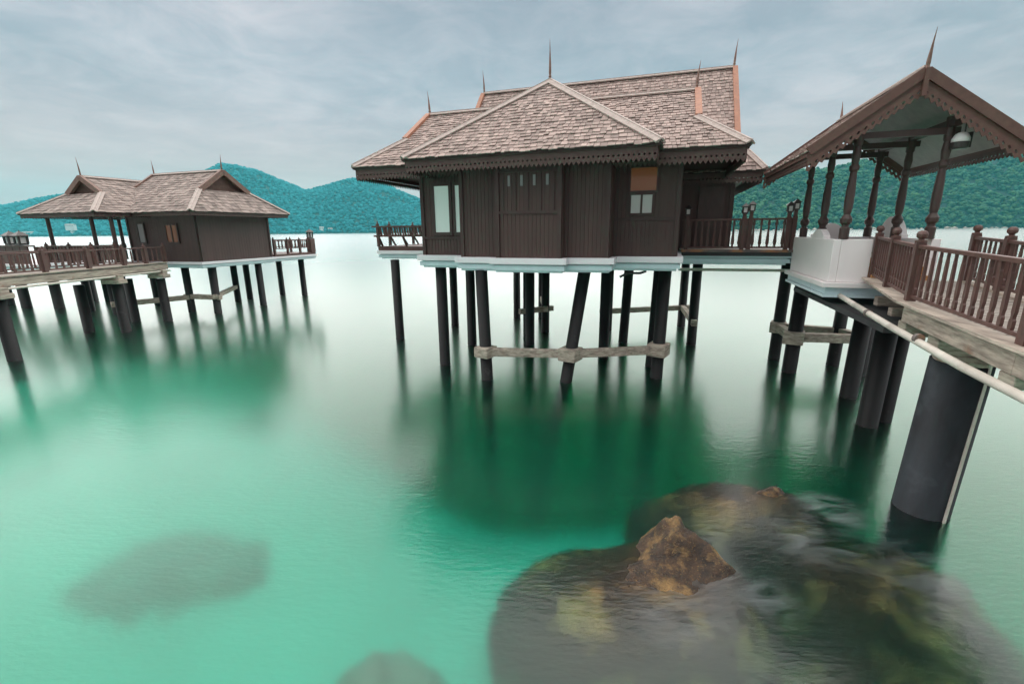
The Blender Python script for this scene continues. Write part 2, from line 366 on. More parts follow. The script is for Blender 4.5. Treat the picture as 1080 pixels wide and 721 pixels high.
def baluster_mesh(h, w=.05, style='vase', t=.03):
    def mk():
        if style == 'vase': pr = [(0, .62), (.10, .62), (.13, .95), (.2, 1), (.45, .72), (.72, .42), (.80, .42), (.83, .8), (.90, .8), (1, .55)]
        elif style == 'paddle': pr = [(0, .9), (.05, .9), (.07, 1.05), (.17, 1.05), (.2, .62), (.24, .62), (.30, .95), (.6, .8), (.84, .62), (.87, .38), (.93, .36), (1, .36)]
        else: pr = [(0, .6), (1, .6)]
        n = len(pr); V = [(-w * k * S / 2 * 1.0, y, z * h * S) for y in (-t * S / 2, t * S / 2) for z, k in pr] + [(w * k * S / 2, y, z * h * S) for y in (-t * S / 2, t * S / 2) for z, k in pr]
        F = []
        for i in range(n - 1):
            F += [(2 * n + i, 2 * n + i + 1, i + 1, i)[::-1], (n + i, n + i + 1, 3 * n + i + 1, 3 * n + i)[::-1], (i, i + 1, n + i + 1, n + i)[::-1], (3 * n + i, 3 * n + i + 1, 2 * n + i + 1, 2 * n + i)[::-1]]
        mb = MB(); mb.add(V, F); return mb.mesh('baluster', M['rail'])
    return cached(('bal', round(h, 3), w, style, t), mk)
def post_mesh(h, w, capst):
    def mk():
        mb = MB(); k = S
        mb.box(-w / 2 * k, w / 2 * k, -w / 2 * k, w / 2 * k, 0, h * k)
        if capst == 'ball':
            mb.lathe((0, 0, h * k), [(w * .62 * k, 0), (w * .62 * k, .025 * k), (w * .3 * k, .035 * k), (w * .3 * k, .05 * k), (w * .55 * k, .075 * k), (w * .6 * k, .115 * k), (w * .45 * k, .15 * k), (w * .2 * k, .165 * k)], 10)
        elif capst == 'point':
            mb.lathe((0, 0, h * k), [(w * .62 * k, 0), (w * .55 * k, .03 * k), (w * .28 * k, .04 * k), (w * .32 * k, .08 * k), (w * .1 * k, .13 * k)], 8)
        return mb.mesh('post', M['rail'])
    return cached(('post', round(h, 3), w, capst), mk)
def railing(th, pts, h, sp, style='vase', bw=.05, pw=.1, capst='ball', posts=None, hr=(.08, .05), low=.07, name='railing'):
    """handrail and bottom rail along pts, a post at each point listed, flat turned balusters between"""
    mb = MB()
    for p, q in zip(pts[:-1], pts[1:]):
        p, q = A3(p), A3(q)
        mb.bar(p + A3((0, 0, h - hr[1] / 2)), q + A3((0, 0, h - hr[1] / 2)), hr[0], hr[1])
        mb.bar(p + A3((0, 0, low)), q + A3((0, 0, low)), .045, .045)
    R = mb.build(name, M['rail'], th, bevel=.006)
    for i, p in enumerate(pts):
        if posts is None or i in posts:
            q = pts[min(i + 1, len(pts) - 1)] if i < len(pts) - 1 else pts[i - 1]
            place('post', post_mesh(h + .035, pw, capst), th, p, math.atan2(q[1] - p[1], q[0] - p[0]), R)
    bh = h - hr[1] - low
    for p, q in zip(pts[:-1], pts[1:]):
        p, q = A3(p), A3(q); L_ = np.linalg.norm(q - p); n = max(1, int(L_ / sp)); rz = math.atan2(q[1] - p[1], q[0] - p[0])
        for i in range(n):
            c = p + (q - p) * ((i + .5) / n) + A3((0, 0, low))
            place('baluster', baluster_mesh(bh, bw, style), th, c, rz, R)
    return R
def lantern(th, parent, p, h=.3, w=.11):
    """small post lantern: base, pale glass between four bars, pitched cap"""
    u, v, z = p; mb = MB(); t = w * .11
    mb.box(u - w * .5, u + w * .5, v - w * .5, v + w * .5, z, z + h * .12)
    for a in (-1, 1):
        for b in (-1, 1): mb.box(u + a * w * .44 - t, u + a * w * .44 + t, v + b * w * .44 - t, v + b * w * .44 + t, z + h * .12, z + h * .60)
    mb.box(u - w * .54, u + w * .54, v - w * .54, v + w * .54, z + h * .54, z + h * .62)
    r = w * .75; zt = z + h * .62; k = w * .1
    mb.add([(u - r, v - r, zt), (u + r, v - r, zt), (u + r, v + r, zt), (u - r, v + r, zt), (u - k, v - k, z + h * .9), (u + k, v - k, z + h * .9), (u + k, v + k, z + h * .9), (u - k, v + k, z + h * .9)],
           [(0, 3, 2, 1), (4, 5, 6, 7), (0, 1, 5, 4), (1, 2, 6, 5), (2, 3, 7, 6), (3, 0, 4, 7)])
    mb.tube((u, v, z + h * .88), (u, v, z + h), w * .1, .003, 6)
    R = mb.build('lantern', M['metal'], th, parent)
    MB().box(u - w * .36, u + w * .36, v - w * .36, v + w * .36, z + h * .125, z + h * .535).build('lantern_glass', M['lampglass'], th, parent if parent else R)
    return R
def pile(th, u, v, top, r=.16, du=0., dv=0., bottom=-10.5, n=18, name='pile', m='pile', parent=None):
    """pile standing at (u,v) on the waterline, its head shifted by (du,dv)"""
    k = bottom / top; mb = MB()
    mb.tube((u + du * k, v + dv * k, bottom), (u + du, v + dv, top), r * 1.02, r * .97, n)
    return mb.build(name, M[m], th, parent, smooth=False)
def smooth_by_angle(o):
    me = o.data; me.polygons.foreach_set('use_smooth', [len(p.vertices) == 4 for p in me.polygons])
def offset_outline(out, d):
    n = len(out); res = []
    for i in range(n):
        p0, p1, p2 = A3(out[i - 1]), A3(out[i]), A3(out[(i + 1) % n])
        e0 = unit(p1 - p0); e1 = unit(p2 - p1); n0 = A3((e0[1], -e0[0])); n1 = A3((e1[1], -e1[0]))
        res.append(tuple(p1 + n0 * d + n1 * d) if abs(e0 @ e1) < .5 else tuple(p1 + n0 * d))
    return res
def moulding(th, out, z0, z1, top='mouldw', low='mould', o=1.0):
    """stepped cornice round a counter-clockwise plan outline"""
    h = z1 - z0
    R = MB().prism(offset_outline(out, .15 * o), z1 - h * .42, z1).build('base_moulding', M[top], th, bevel=.01)
    MB().prism(offset_outline(out, .04 * o), z0 + h * .50, z1 - h * .425).build('moulding_recess', M[low], th, R)
    MB().prism(offset_outline(out, .095 * o), z0 + h * .16, z0 + h * .495).build('moulding_band', M[low], th, R)
    MB().prism(offset_outline(out, .02 * o), z0, z0 + h * .155).build('moulding_foot', M[low], th, R)
    return R
# ================================================================== large structure: water, seabed, hills
def grid_mesh(name, xs, ys, zf, m):
    nx, ny = len(xs), len(ys); X, Y = np.meshgrid(xs, ys); Z = zf(X, Y)
    me = bpy.data.meshes.new(name); v = np.stack([X, Y, Z], -1).reshape(-1, 3)
    idx = np.arange(nx * ny).reshape(ny, nx); f = np.stack([idx[:-1, :-1], idx[:-1, 1:], idx[1:, 1:], idx[1:, :-1]], -1).reshape(-1, 4)
    me.vertices.add(len(v)); me.vertices.foreach_set('co', v.ravel().astype(np.float32))
    me.loops.add(f.size); me.loops.foreach_set('vertex_index', f.ravel().astype(np.int32))
    me.polygons.add(len(f)); me.polygons.foreach_set('loop_start', np.arange(0, f.size, 4, dtype=np.int32)); me.polygons.foreach_set('loop_total', np.full(len(f), 4, np.int32))
    me.polygons.foreach_set('use_smooth', np.ones(len(f), bool)); me.materials.append(m); me.update(calc_edges=True)
    o = bpy.data.objects.new(name, me); col.objects.link(o); return o
def vnoise(X, Y, s, seed=0):
    """cheap smooth value noise on arrays"""
    x = X / s + seed * 17.3; y = Y / s + seed * 9.1; xi = np.floor(x).astype(np.int64); yi = np.floor(y).astype(np.int64); fx = x - xi; fy = y - yi
    fx = fx * fx * (3 - 2 * fx); fy = fy * fy * (3 - 2 * fy)
    def h(a, b):
        n = (a * 374761393 + b * 668265263 + seed * 1442695) & 0x7fffffff; n = ((n ^ (n >> 13)) * 1274126177) & 0x7fffffff; return (n & 0xffff) / 65535.0
    return (h(xi, yi) * (1 - fx) + h(xi + 1, yi) * fx) * (1 - fy) + (h(xi, yi + 1) * (1 - fx) + h(xi + 1, yi + 1) * fx) * fy
# ---- water body
WATER_ROUGH = .18; MURK = .1
def water_material():
    m = bpy.data.materials.new('sea_water'); m.use_nodes = True; nt = m.node_tree; N = nt.nodes; L = nt.links; N.clear()
    out = N.new('ShaderNodeOutputMaterial'); fr = N.new('ShaderNodeFresnel'); fr.inputs['IOR'].default_value = 1.5
    gl = N.new('ShaderNodeBsdfGlossy'); gl.inputs['Roughness'].default_value = WATER_ROUGH; gl.inputs['Color'].default_value = (1, 1, 1, 1)
    rf = N.new('ShaderNodeBsdfRefraction'); rf.inputs['IOR'].default_value = 1.15; rf.inputs['Roughness'].default_value = .42
    g = N.new('ShaderNodeNewGeometry')
    ln = N.new('ShaderNodeVectorMath'); ln.operation = 'LENGTH'; L.new(g.outputs['Position'], ln.inputs[0])      # open bay lies calmer than the shallows
    calm = N.new('ShaderNodeMapRange'); L.new(ln.outputs['Value'], calm.inputs[0]); calm.inputs[1].default_value = 10; calm.inputs[2].default_value = 45; calm.inputs[3].default_value = 1; calm.inputs[4].default_value = .06
    def bumpn(scale, st, dist, stretch, prev=None):
        mp = N.new('ShaderNodeMapping'); mp.inputs['Scale'].default_value = stretch; mp.inputs['Rotation'].default_value = (0, 0, .25); L.new(g.outputs['Position'], mp.inputs[0])
        n = N.new('ShaderNodeTexNoise'); n.inputs['Scale'].default_value = scale; n.inputs['Detail'].default_value = 4; L.new(mp.outputs[0], n.inputs['Vector'])
        b = N.new('ShaderNodeBump'); sm = N.new('ShaderNodeMath'); sm.operation = 'MULTIPLY'; L.new(calm.outputs[0], sm.inputs[0]); sm.inputs[1].default_value = st; L.new(sm.outputs[0], b.inputs['Strength']); b.inputs['Distance'].default_value = dist; L.new(n.outputs['Fac'], b.inputs['Height'])
        if prev: L.new(prev.outputs[0], b.inputs['Normal'])
        return b
    b1 = bumpn(2.6, .12, .03, (.7, 1.3, 1)); b2 = bumpn(9.0, .48, .010, (.55, 1.4, 1), b1)
    for n in (gl, fr, rf): L.new(b2.outputs[0], n.inputs['Normal'])
    mx = N.new('ShaderNodeMixShader'); L.new(fr.outputs[0], mx.inputs[0]); 
    mk = N.new('ShaderNodeBsdfTransparent')
    mm = N.new('ShaderNodeMixShader'); mm.inputs[0].default_value = MURK; L.new(rf.outputs[0], mm.inputs[1]); L.new(mk.outputs[0], mm.inputs[2])
    L.new(mm.outputs[0], mx.inputs[1]); L.new(gl.outputs[0], mx.inputs[2])
    acc = None
    for cx, cy_, r_, a_ in ((5.3, 6.75, .7, .36), (4.5, 6.0, .9, .20), (3.2, 4.9, .55, .20), (2.0, 4.6, .8, .10), (5.6, 5.2, 1.2, .12)):
        dd = N.new('ShaderNodeVectorMath'); dd.operation = 'DISTANCE'; L.new(g.outputs['Position'], dd.inputs[0]); dd.inputs[1].default_value = (cx, cy_, 0)
        mr = N.new('ShaderNodeMapRange'); mr.interpolation_type = 'SMOOTHSTEP'; L.new(dd.outputs['Value'], mr.inputs[0]); mr.inputs[1].default_value = 0; mr.inputs[2].default_value = r_; mr.inputs[3].default_value = a_; mr.inputs[4].default_value = 0
        if acc is None: acc = mr.outputs[0]
        else:
            s_ = N.new('ShaderNodeMath'); s_.operation = 'ADD'; L.new(acc, s_.inputs[0]); L.new(mr.outputs[0], s_.inputs[1]); acc = s_.outputs[0]
    mpf = N.new('ShaderNodeMapping'); mpf.inputs['Scale'].default_value = (1.0, 2.6, 1); mpf.inputs['Rotation'].default_value = (0, 0, .6); L.new(g.outputs['Position'], mpf.inputs[0])
    nf = N.new('ShaderNodeTexNoise'); nf.inputs['Scale'].default_value = 1.6; nf.inputs['Detail'].default_value = 6; nf.inputs['Distortion'].default_value = .8; L.new(mpf.outputs[0], nf.inputs['Vector'])
    rf_ = N.new('ShaderNodeMapRange'); L.new(nf.outputs['Fac'], rf_.inputs[0]); rf_.inputs[1].default_value = .38; rf_.inputs[2].default_value = .72
    fm = N.new('ShaderNodeMath'); fm.operation = 'MULTIPLY'; L.new(acc, fm.inputs[0]); L.new(rf_.outputs[0], fm.inputs[1])
    foam = N.new('ShaderNodeBsdfDiffuse'); foam.inputs['Color'].default_value = (.60, .66, .68, 1)
    mf = N.new('ShaderNodeMixShader'); L.new(fm.outputs[0], mf.inputs[0]); L.new(mx.outputs[0], mf.inputs[1]); L.new(foam.outputs[0], mf.inputs[2])
    L.new(mf.outputs[0], out.inputs['Surface'])
    va = N.new('ShaderNodeVolumeAbsorption'); va.inputs['Color'].default_value = (0, .935, .88, 1); va.inputs['Density'].default_value = .62
    vs = N.new('ShaderNodeVolumeScatter'); vs.inputs['Color'].default_value = (.15, 1, .80, 1); vs.inputs['Density'].default_value = .05; vs.inputs['Anisotropy'].default_value = .3
    ad = N.new('ShaderNodeAddShader'); L.new(va.outputs[0], ad.inputs[0]); L.new(vs.outputs[0], ad.inputs[1]); L.new(ad.outputs[0], out.inputs['Volume'])
    return m

SEA = 3400.0
o = wobj('water', MB().add([(-SEA, -400, -24), (SEA, -400, -24), (SEA, SEA, -24), (-SEA, SEA, -24), (-SEA, -400, 0), (SEA, -400, 0), (SEA, SEA, 0), (-SEA, SEA, 0)],
    [(0, 3, 2, 1), (4, 5, 6, 7), (0, 1, 5, 4), (1, 2, 6, 5), (2, 3, 7, 6), (3, 0, 4, 7)]), water_material(), kind='structure')
M['sand'] = mat('pale_sand', (.64, .58, .46), (.52, .47, .37), .35, rough=.9, c3=(.40, .37, .30), s3=.22, t3=.60)
def seabed_z(X, Y):
    r = np.hypot(X, Y); 
    far = np.clip((Y - 7.4 - np.clip(-X - 1, 0, 14) * .55) / (9 + np.clip(-X, 0, 14) * 1.0), 0, 1); far = far * far * (3 - 2 * far); rt = np.clip((X - 2.2) / 3, 0, 1)
    return -2.15 - 8.5 * np.maximum(far, rt * .45) - np.clip((Y - 20) / 40, 0, 5) - np.clip((r - 60) / 60, 0, 5) + (vnoise(X, Y, 5, 3) - .5) * .7 + (vnoise(X, Y, 1.7, 4) - .5) * .18
gx = np.concatenate([np.linspace(-3390, -70, 20), np.linspace(-60, 60, 140), np.linspace(70, 3390, 20)]); gy = np.concatenate([np.linspace(-390, -22, 8), np.linspace(-18, 90, 130), np.linspace(100, 3390, 20)])
tag(grid_mesh('seabed', gx, gy, seabed_z, M['sand']), kind='structure')
# ---- hills with forest
def pxray(x, y):
    d = _f + (x - 540) / 480 * _r - (y - 360.5) / 480 * _u; return d
def ridge_from(pts, Y):
    """ridge line given as photo points, standing at depth Y -> arrays of x and height"""
    xs, zs = [], []
    for x, y in pts:
        d = pxray(x, y); t = Y / d.y; xs.append(d.x * t); zs.append(CAMH + d.z * t)
    return np.array(xs), np.array(zs)
def foliage(name, c1, c2):
    m = mat(name, c1, c2, .05, rough=.9, island=.38, spec=.1); return m
M['forest_far'] = foliage('far_forest', (.024, .185, .215), (.017, .14, .165))  # part of the distance haze is painted into this teal foliage colour
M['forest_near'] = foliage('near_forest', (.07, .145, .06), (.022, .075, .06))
M['hillsoil'] = mat('hill_ground', (.014, .045, .038), (.010, .032, .028), .03, rough=.95)
ico = None
def ico_data(sub):
    import bmesh
    bm = bmesh.new(); bmesh.ops.create_icosphere(bm, subdivisions=sub, radius=1); v = np.array([x.co[:] for x in bm.verts]); f = np.array([[y.index for y in x.verts] for x in bm.faces]); bm.free(); return v, f
def crowns_mesh(name, pts, sizes, m, sub=1, clumps=1, flat=.8):
    v0, f0 = ico_data(sub); nv, nf = len(v0), len(f0); n = len(pts) * clumps
    V = np.empty((n, nv, 3)); k = 0
    for p, s in zip(pts, sizes):
        for c in range(clumps):
            jit = 1 + .5 * (rng.random((nv, 1)) - .45); a = rng.random() * 6.28; R2 = np.array([[math.cos(a), -math.sin(a), 0], [math.sin(a), math.cos(a), 0], [0, 0, 1]])
            off = np.zeros(3) if clumps == 1 else np.append((rng.random(2) - .5) * 1.5, (rng.random() - .35) * 1.1)
            ss = s * (1 if clumps == 1 else .62 * (.6 + .8 * rng.random()))
            V[k] = p + off * s + ((v0 * jit) @ R2.T) * ss * np.array([1, 1, flat]); k += 1
    F = (np.arange(n)[:, None, None] * nv + f0[None]).reshape(-1, 3); V = V.reshape(-1, 3)
    me = bpy.data.meshes.new(name); me.vertices.add(len(V)); me.vertices.foreach_set('co', V.ravel().astype(np.float32))
    me.loops.add(F.size); me.loops.foreach_set('vertex_index', F.ravel().astype(np.int32)); me.polygons.add(len(F))
    me.polygons.foreach_set('loop_start', np.arange(0, F.size, 3, dtype=np.int32)); me.polygons.foreach_set('loop_total', np.full(len(F), 3, np.int32))
    me.materials.append(m); me.update(calc_edges=True); o = bpy.data.objects.new(name, me); col.objects.link(o); return o
def hill(name, pts, Ys, Yr, m, ntrees, tsize, label, sub, clumps, seed, rough_amp, tname='forest'):
    rx, rz = ridge_from(pts, Yr); x0, x1 = rx.min(), rx.max()
    def zf(X, Y):
        t = (Y - Ys) / (Yr - Ys); xr = X * Yr / np.maximum(Y, 1)      # same bearing on the ridge
        h = np.interp(xr, rx, rz); up = np.clip(t, 0, 1); prof = np.sin(up * math.pi / 2) ** .9 * .86 + up * .14
        back = np.clip(1 - np.maximum(t - 1, 0) * 1.1, 0, 1)
        gul = (vnoise(X, Y, 210, seed) - .5) * rough_amp + (vnoise(X, Y, 75, seed + 1) - .5) * rough_amp * .4
        z = (h - tsize * .7) * np.where(t <= 1, prof, back) + gul * np.clip(t, 0, 1) * np.clip((1 - t) * 3, 0, 1) * np.clip(h / 90, .2, 1)
        return np.where(t < 0, t * 60, np.maximum(z, -3) + 1.5 * np.clip(t * 8, 0, 1))
    xs = np.linspace(x0, x1, 150); ys = np.linspace(Ys - 40, Yr + (Yr - Ys) * .8, 60)
    tag(grid_mesh(name, xs, ys, zf, M['hillsoil']), label, 'hill', kind='structure')
    t = rng.random(ntrees * 2) ** 1.2; Y = Ys + 1 + (Yr - Ys + 60) * t; b = x0 + (x1 - x0) * rng.random(ntrees * 2); X = b * Y / Yr
    k = np.arange(len(X))[:ntrees]; X, Y = X[k], Y[k]
    Z = zf(X, Y); sz = tsize * (.55 + .8 * rng.random(len(X)) ** 1.5); P = np.stack([X, Y, Z + sz * .55], -1)
    o = crowns_mesh(tname, P, sz, m, sub, clumps); tag(o, label.replace('hill', 'forest canopy on the hill'), 'forest', kind='stuff')
    return zf
FAR = [(-160, 232), (-90, 222), (-40, 219), (0, 217), (30, 214), (60, 209), (110, 205), (150, 202), (190, 196), (215, 184), (232, 173), (250, 175), (270, 180), (290, 188), (310, 196), (322, 201), (335, 198), (352, 193), (372, 189.5), (392, 192), (412, 197), (432, 206), (450, 213), (480, 218), (520, 222), (560, 226), (600, 230), (640, 234)]
NEAR = [(600, 232), (640, 222), (680, 208), (720, 194), (760, 184), (800, 179), (840, 181), (880, 179), (910, 173), (950, 170), (990, 164), (1030, 157), (1080, 149), (1140, 140), (1220, 135), (1300, 150)]
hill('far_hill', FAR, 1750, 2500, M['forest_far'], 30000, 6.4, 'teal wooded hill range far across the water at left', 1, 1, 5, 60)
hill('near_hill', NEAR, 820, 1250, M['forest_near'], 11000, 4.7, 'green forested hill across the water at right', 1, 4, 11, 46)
# ---- pale rocks along the right-hand shore
sp = []; ss = []
for i in range(190):
    x = random.uniform(200, 1400) * .93; sp.append((x * 820 / 900, 815 + random.uniform(-6, 8), random.uniform(-.5, 1.2))); ss.append(random.uniform(1.2, 5.0))
M['shorerock'] = mat('shore_rock', (.50, .44, .38), (.34, .30, .26), .3, rough=.9, island=.25)
tag(crowns_mesh('shore_rocks', np.array(sp), ss, M['shorerock'], 1, 1, .6), 'pale rocks strung along the foot of the right-hand hill', 'rocks', kind='stuff')
# ---- small pale houses on the far shore
M['farwall'] = mat('far_white_wall', (.75, .73, .70), (.68, .66, .63), .1, rough=.8); M['farroof'] = mat('far_roof', (.42, .33, .29), (.35, .27, .24), .1, rough=.8)
M['farwin'] = mat('far_window', (.08, .09, .1), None, .5, rough=.3)
def far_house(px, py, w, d, h, label, Y=1760, roofh=.35):
    dr = pxray(px, py); t = Y / dr.y; x = dr.x * t; z = max(1.0, CAMH + dr.z * t)
    r = bpy.data.objects.new('shore_house', None); col.objects.link(r); r.location = (x, Y, z); tag(r, label, 'house', 'pale houses on the far shore')
    def part(name, mb, m):
        o = bpy.data.objects.new(name, mb.mesh(name, m)); col.objects.link(o); o.parent = r
    part('wall', MB().box(-w / 2, w / 2, 0, d, -14, h), M['farwall'])
    e = .8; mb = MB(); mb.add([(-w / 2 - e, -e, h), (w / 2 + e, -e, h), (w / 2 + e, d + e, h), (-w / 2 - e, d + e, h), (-w / 2 - e, d / 2, h + h * roofh), (w / 2 + e, d / 2, h + h * roofh)], [(0, 1, 5, 4), (2, 3, 4, 5), (1, 2, 5), (3, 0, 4), (0, 3, 2, 1)]); part('roof', mb, M['farroof'] if roofh > .2 else M['farwall'])
    n = max(2, int(w / 5))
    for i in range(n):
        a = -w / 2 + w * (i + .5) / n; part('window', MB().box(a - 1, a + 1, -.12, .05, h * .35, h * .7), M['farwin'])
far_house(339, 242.5, 13, 10, 11, 'tall white box-shaped house on the far shore right of the small bungalow', roofh=.08)
far_house(348, 243, 15, 10, 7, 'low white house beside the tall box house on far shore', roofh=.3)
far_house(333, 244.5, 8, 8, 4, 'tiny low white shed left of the box house on far shore', roofh=.3)
far_house(386, 244, 12, 9, 4, 'faint low pale house on far shore just left of the seat railing', roofh=.4)
far_house(73, 239, 32, 12, 7, 'long pale house on the far hillside above the middle of the walkway', roofh=.4)
far_house(76, 246, 9, 8, 9, 'narrow white house at the far waterline below the long hillside house', roofh=.1)
far_house(29, 246.5, 42, 12, 6, 'longest low white building at the far waterline behind the twin lanterns', roofh=.3)
far_house(10, 247.5, 24, 10, 5, 'leftmost low white building on the far shore', roofh=.3)
far_house(46, 249, 20, 9, 4, 'small low pale building at the waterline right of the longest one', roofh=.3)

# ================================================================== main bungalow
H = Thing('main_bungalow', 'large dark brown bungalow with tiered shingle roofs on black piles in the middle', 'bungalow', 0, 3)
FZ, EZ = 3.34, 5.70
moulding(H, [(-3.45, 1.1), (-1.9, 1.1), (-1.9, .3), (-.82, .3), (-.82, 0), (.82, 0), (.82, .3), (1.9, .3), (1.9, 1.1), (3.45, 1.1), (3.45, 4.2), (-3.45, 4.2)], 2.99, FZ)
moulding(H, [(-3.5, 4.4), (5.05, 4.4), (5.05, 9.6), (-3.5, 9.6)], 3.02, FZ + .012)
TOP = EZ - .09
w = wall(H, 'wall', (-3.45, 1.1), (-1.9, 1.1), FZ, TOP, rails=(3.82,))
window(H, w, -3.00, -2.56, 1.072, 3.97, 5.2, 'frost', fw=.085, depth=.06)
window(H, w, -2.37, -2.02, 1.072, 3.97, 5.2, 'frost', fw=.085, depth=.055)
wall(H, 'wall', (-1.9, 1.1), (-1.9, .3), FZ, TOP, frame=False)
wall(H, 'wall', (-1.9, .3), (-.82, .3), FZ, TOP)
wall(H, 'wall', (-.82, .3), (-.82, 0), FZ, TOP, frame=False)
w = wall(H, 'wall', (-.82, 0), (.82, 0), FZ, TOP, rails=(4.42, 5.36))
for x in (-.62, -.31, 0, .31, .62): MB().box(x - .02, x + .02, -.05, -.03, 4.46, 5.32).build('panel_stile', M['wallframe'], H, w)
for x in (-.47, -.155, .155, .47):
    MB().box(x - .032, x + .032, -.036, -.031, 5.02, 5.26).build('slit_pane', M['slit'], H, w)
wall(H, 'wall', (.82, 0), (.82, .3), FZ, TOP, frame=False)
wall(H, 'wall', (.82, .3), (1.9, .3), FZ, TOP)
wall(H, 'wall', (1.9, .3), (1.9, 1.1), FZ, TOP, frame=False)
w = wall(H, 'wall', (1.9, 1.1), (3.45, 1.1), FZ, TOP, rails=(4.24,))
window(H, w, 2.28, 2.88, 1.072, 4.90, 5.42, 'amber', fw=.045, depth=.055)
window(H, w, 2.31, 2.80, 1.072, 4.38, 4.80, 'frost_dim', fw=.05, mull=(2.555,), depth=.05)
wall(H, 'wall', (3.45, 1.1), (3.45, 4.2), FZ, TOP, frame=False)
wall(H, 'wall', (-3.45, 4.2), (-3.45, 1.1), FZ, TOP, frame=False)
w = wall(H, 'wall', (3.55, 4.4), (5.0, 4.4), FZ, 5.4)
MB().box(4.05, 4.75, 4.33, 4.37, FZ + .01, 5.2).build('door', M['post'], H, w)
wall(H, 'wall', (5.0, 4.4), (5.0, 9.5), FZ, 5.4, frame=False)
wall(H, 'wall', (5.0, 9.5), (-3.45, 9.5), FZ, 5.4, frame=False)
wall(H, 'wall', (-3.45, 9.5), (-3.45, 4.4), FZ, 5.4, frame=False)
# roofs: front hip, middle tier, tall rear tier
roof(H, 'front_roof', SW, -.55, 4.4, -3.02, 2.95, EZ, -.03, 7.84, 2.25, 4.4, 7.84, ('hip', 'none'), fin=(True, False), fin_h=1.0, capw=.27)
roof(H, 'middle_roof', ID, -5.05, 4.72, .3, 6.1, EZ, 3.2, 7.52, -4.12, 3.70, 6.56, ('dutch', 'dutch'), fin_h=.72)
roof(H, 'rear_roof', ID, -4.6, 5.66, 3.75, 10.3, 5.55, 7.0, 9.03, -3.72, 4.95, 6.45, ('dutch', 'dutch'), fin_h=.85, barge='barge')
# piles (waterline u, v, head shift) and tie beams
MP = [(-6.22, 3.95, 0, 0), (-3.06, 1.35, 0, 0), (-5.29, 6.91, 0, 0), (-3.24, 3.94, 0, 0), (-1.30, .38, -.1, 0), (-1.22, 4.5, 0, 0), (-1.18, 6.64, 0, 0), (-2.0, 9.3, 0, 0), (-1.75, 6.0, 0, 0), (.84, .77, .42, .05), (1.52, 3.44, 0, 0), (1.96, 5.68, .1, 0), (1.2, 7.6, 0, 0), (3.17, 1.79, .05, 0), (3.0, 2.9, .08, 0), (4.07, 9.2, 0, 0), (4.30, 6.03, 0, 0), (-3.2, 9.3, 0, 0)]
for u, v, du, dv in MP: smooth_by_angle(pile(H, u, v, 3.0, .165, du, dv))
def tie(th, p, q, h=.2, w=.18, ext=.35, m='weather', coll=True):
    p, q = A3(p), A3(q); d = unit(q - p)
    R = MB().bar(p - d * ext, q + d * ext, w, h).build('tie_beam', M[m], th, bevel=.015)
    return R
def collar(th, p, s=.42, h=.3): MB().bar(A3(p) - A3((0, 0, h / 2)), A3(p) + A3((0, 0, h / 2)), s, s, up=(0.3, 1, 0)).build('pile_collar', M['weather'], th, bevel=.03)
tie(H, (-1.30, .30, .80), (.93, .72, .80), .21, .2, .1); tie(H, (.93, .72, .80), (3.17, 1.70, .82), .21, .2, .1)
collar(H, (-1.31, .33, .80), .46, .29); collar(H, (.95, .74, .79), .50, .34); collar(H, (3.18, 1.75, .82), .50, .34)
tie(H, (-1.75, 6.0, .95), (-1.18, 6.64, .95)); tie(H, (-1.18, 6.64, .98), (-2.0, 9.3, .98)); tie(H, (1.2, 7.6, .8), (4.07, 9.2, .8)); tie(H, (4.07, 9.2, .83), (4.3, 6.03, .83))
MB().tube((2.3, 1.35, 2.9), (2.6, 1.35, 2.9), .03, n=8).tube((2.6, 1.35, 2.9), (2.75, 1.3, 2.96), .03, n=8).tube((2.1, 1.3, 2.80), (2.3, 1.35, 2.9), .03, n=8).build('drain_elbow', M['slab'], H)
# porch deck on the right with its railing and lanterns
MB().box(3.63, 6.36, 3.01, 3.14, 3.26, 3.358).build('edge_slab', M['slab'], H)
moulding(H, [(3.66, 3.2), (6.27, 3.2), (6.27, 4.25), (3.66, 4.25)], 3.02, 3.355, top='mould')
MB().box(3.62, 6.40, 2.98, 3.14, 3.362, 3.43).build('deck_edge', M['rust'], H)
for i in range(9): MB().box(3.60, 6.32, 3.145 + i * .125, 3.145 + i * .125 + .118, 3.364, 3.424).build('plank', M['deck'], H)
R = railing(H, [(3.60, 3.12, 3.42), (3.73, 3.12, 3.42), (5.16, 3.12, 3.42), (5.32, 3.12, 3.42), (6.22, 3.12, 3.42), (6.36, 3.12, 3.42)], .83, .155, 'vase', .08, .1, None, posts=(1, 2, 3, 4, 5))
for u, hz in ((3.73, .93), (5.16, .95), (5.32, 1.0), (6.22, .96), (6.36, 1.02)):
    MB().box(u - .04, u + .04, 3.08, 3.16, 3.42 + .866, 3.42 + hz).build('lantern_post', M['rail'], H, R)
    lantern(H, R, (u, 3.12, 3.42 + hz), .30, .13)
MB().tube((3.6, 3.5, 2.86), (8.0, 3.6, 2.86), .025, n=8).tube((3.6, 3.7, 2.80), (8.0, 3.7, 2.82), .018, n=8).build('service_pipe', M['pvc'], H)
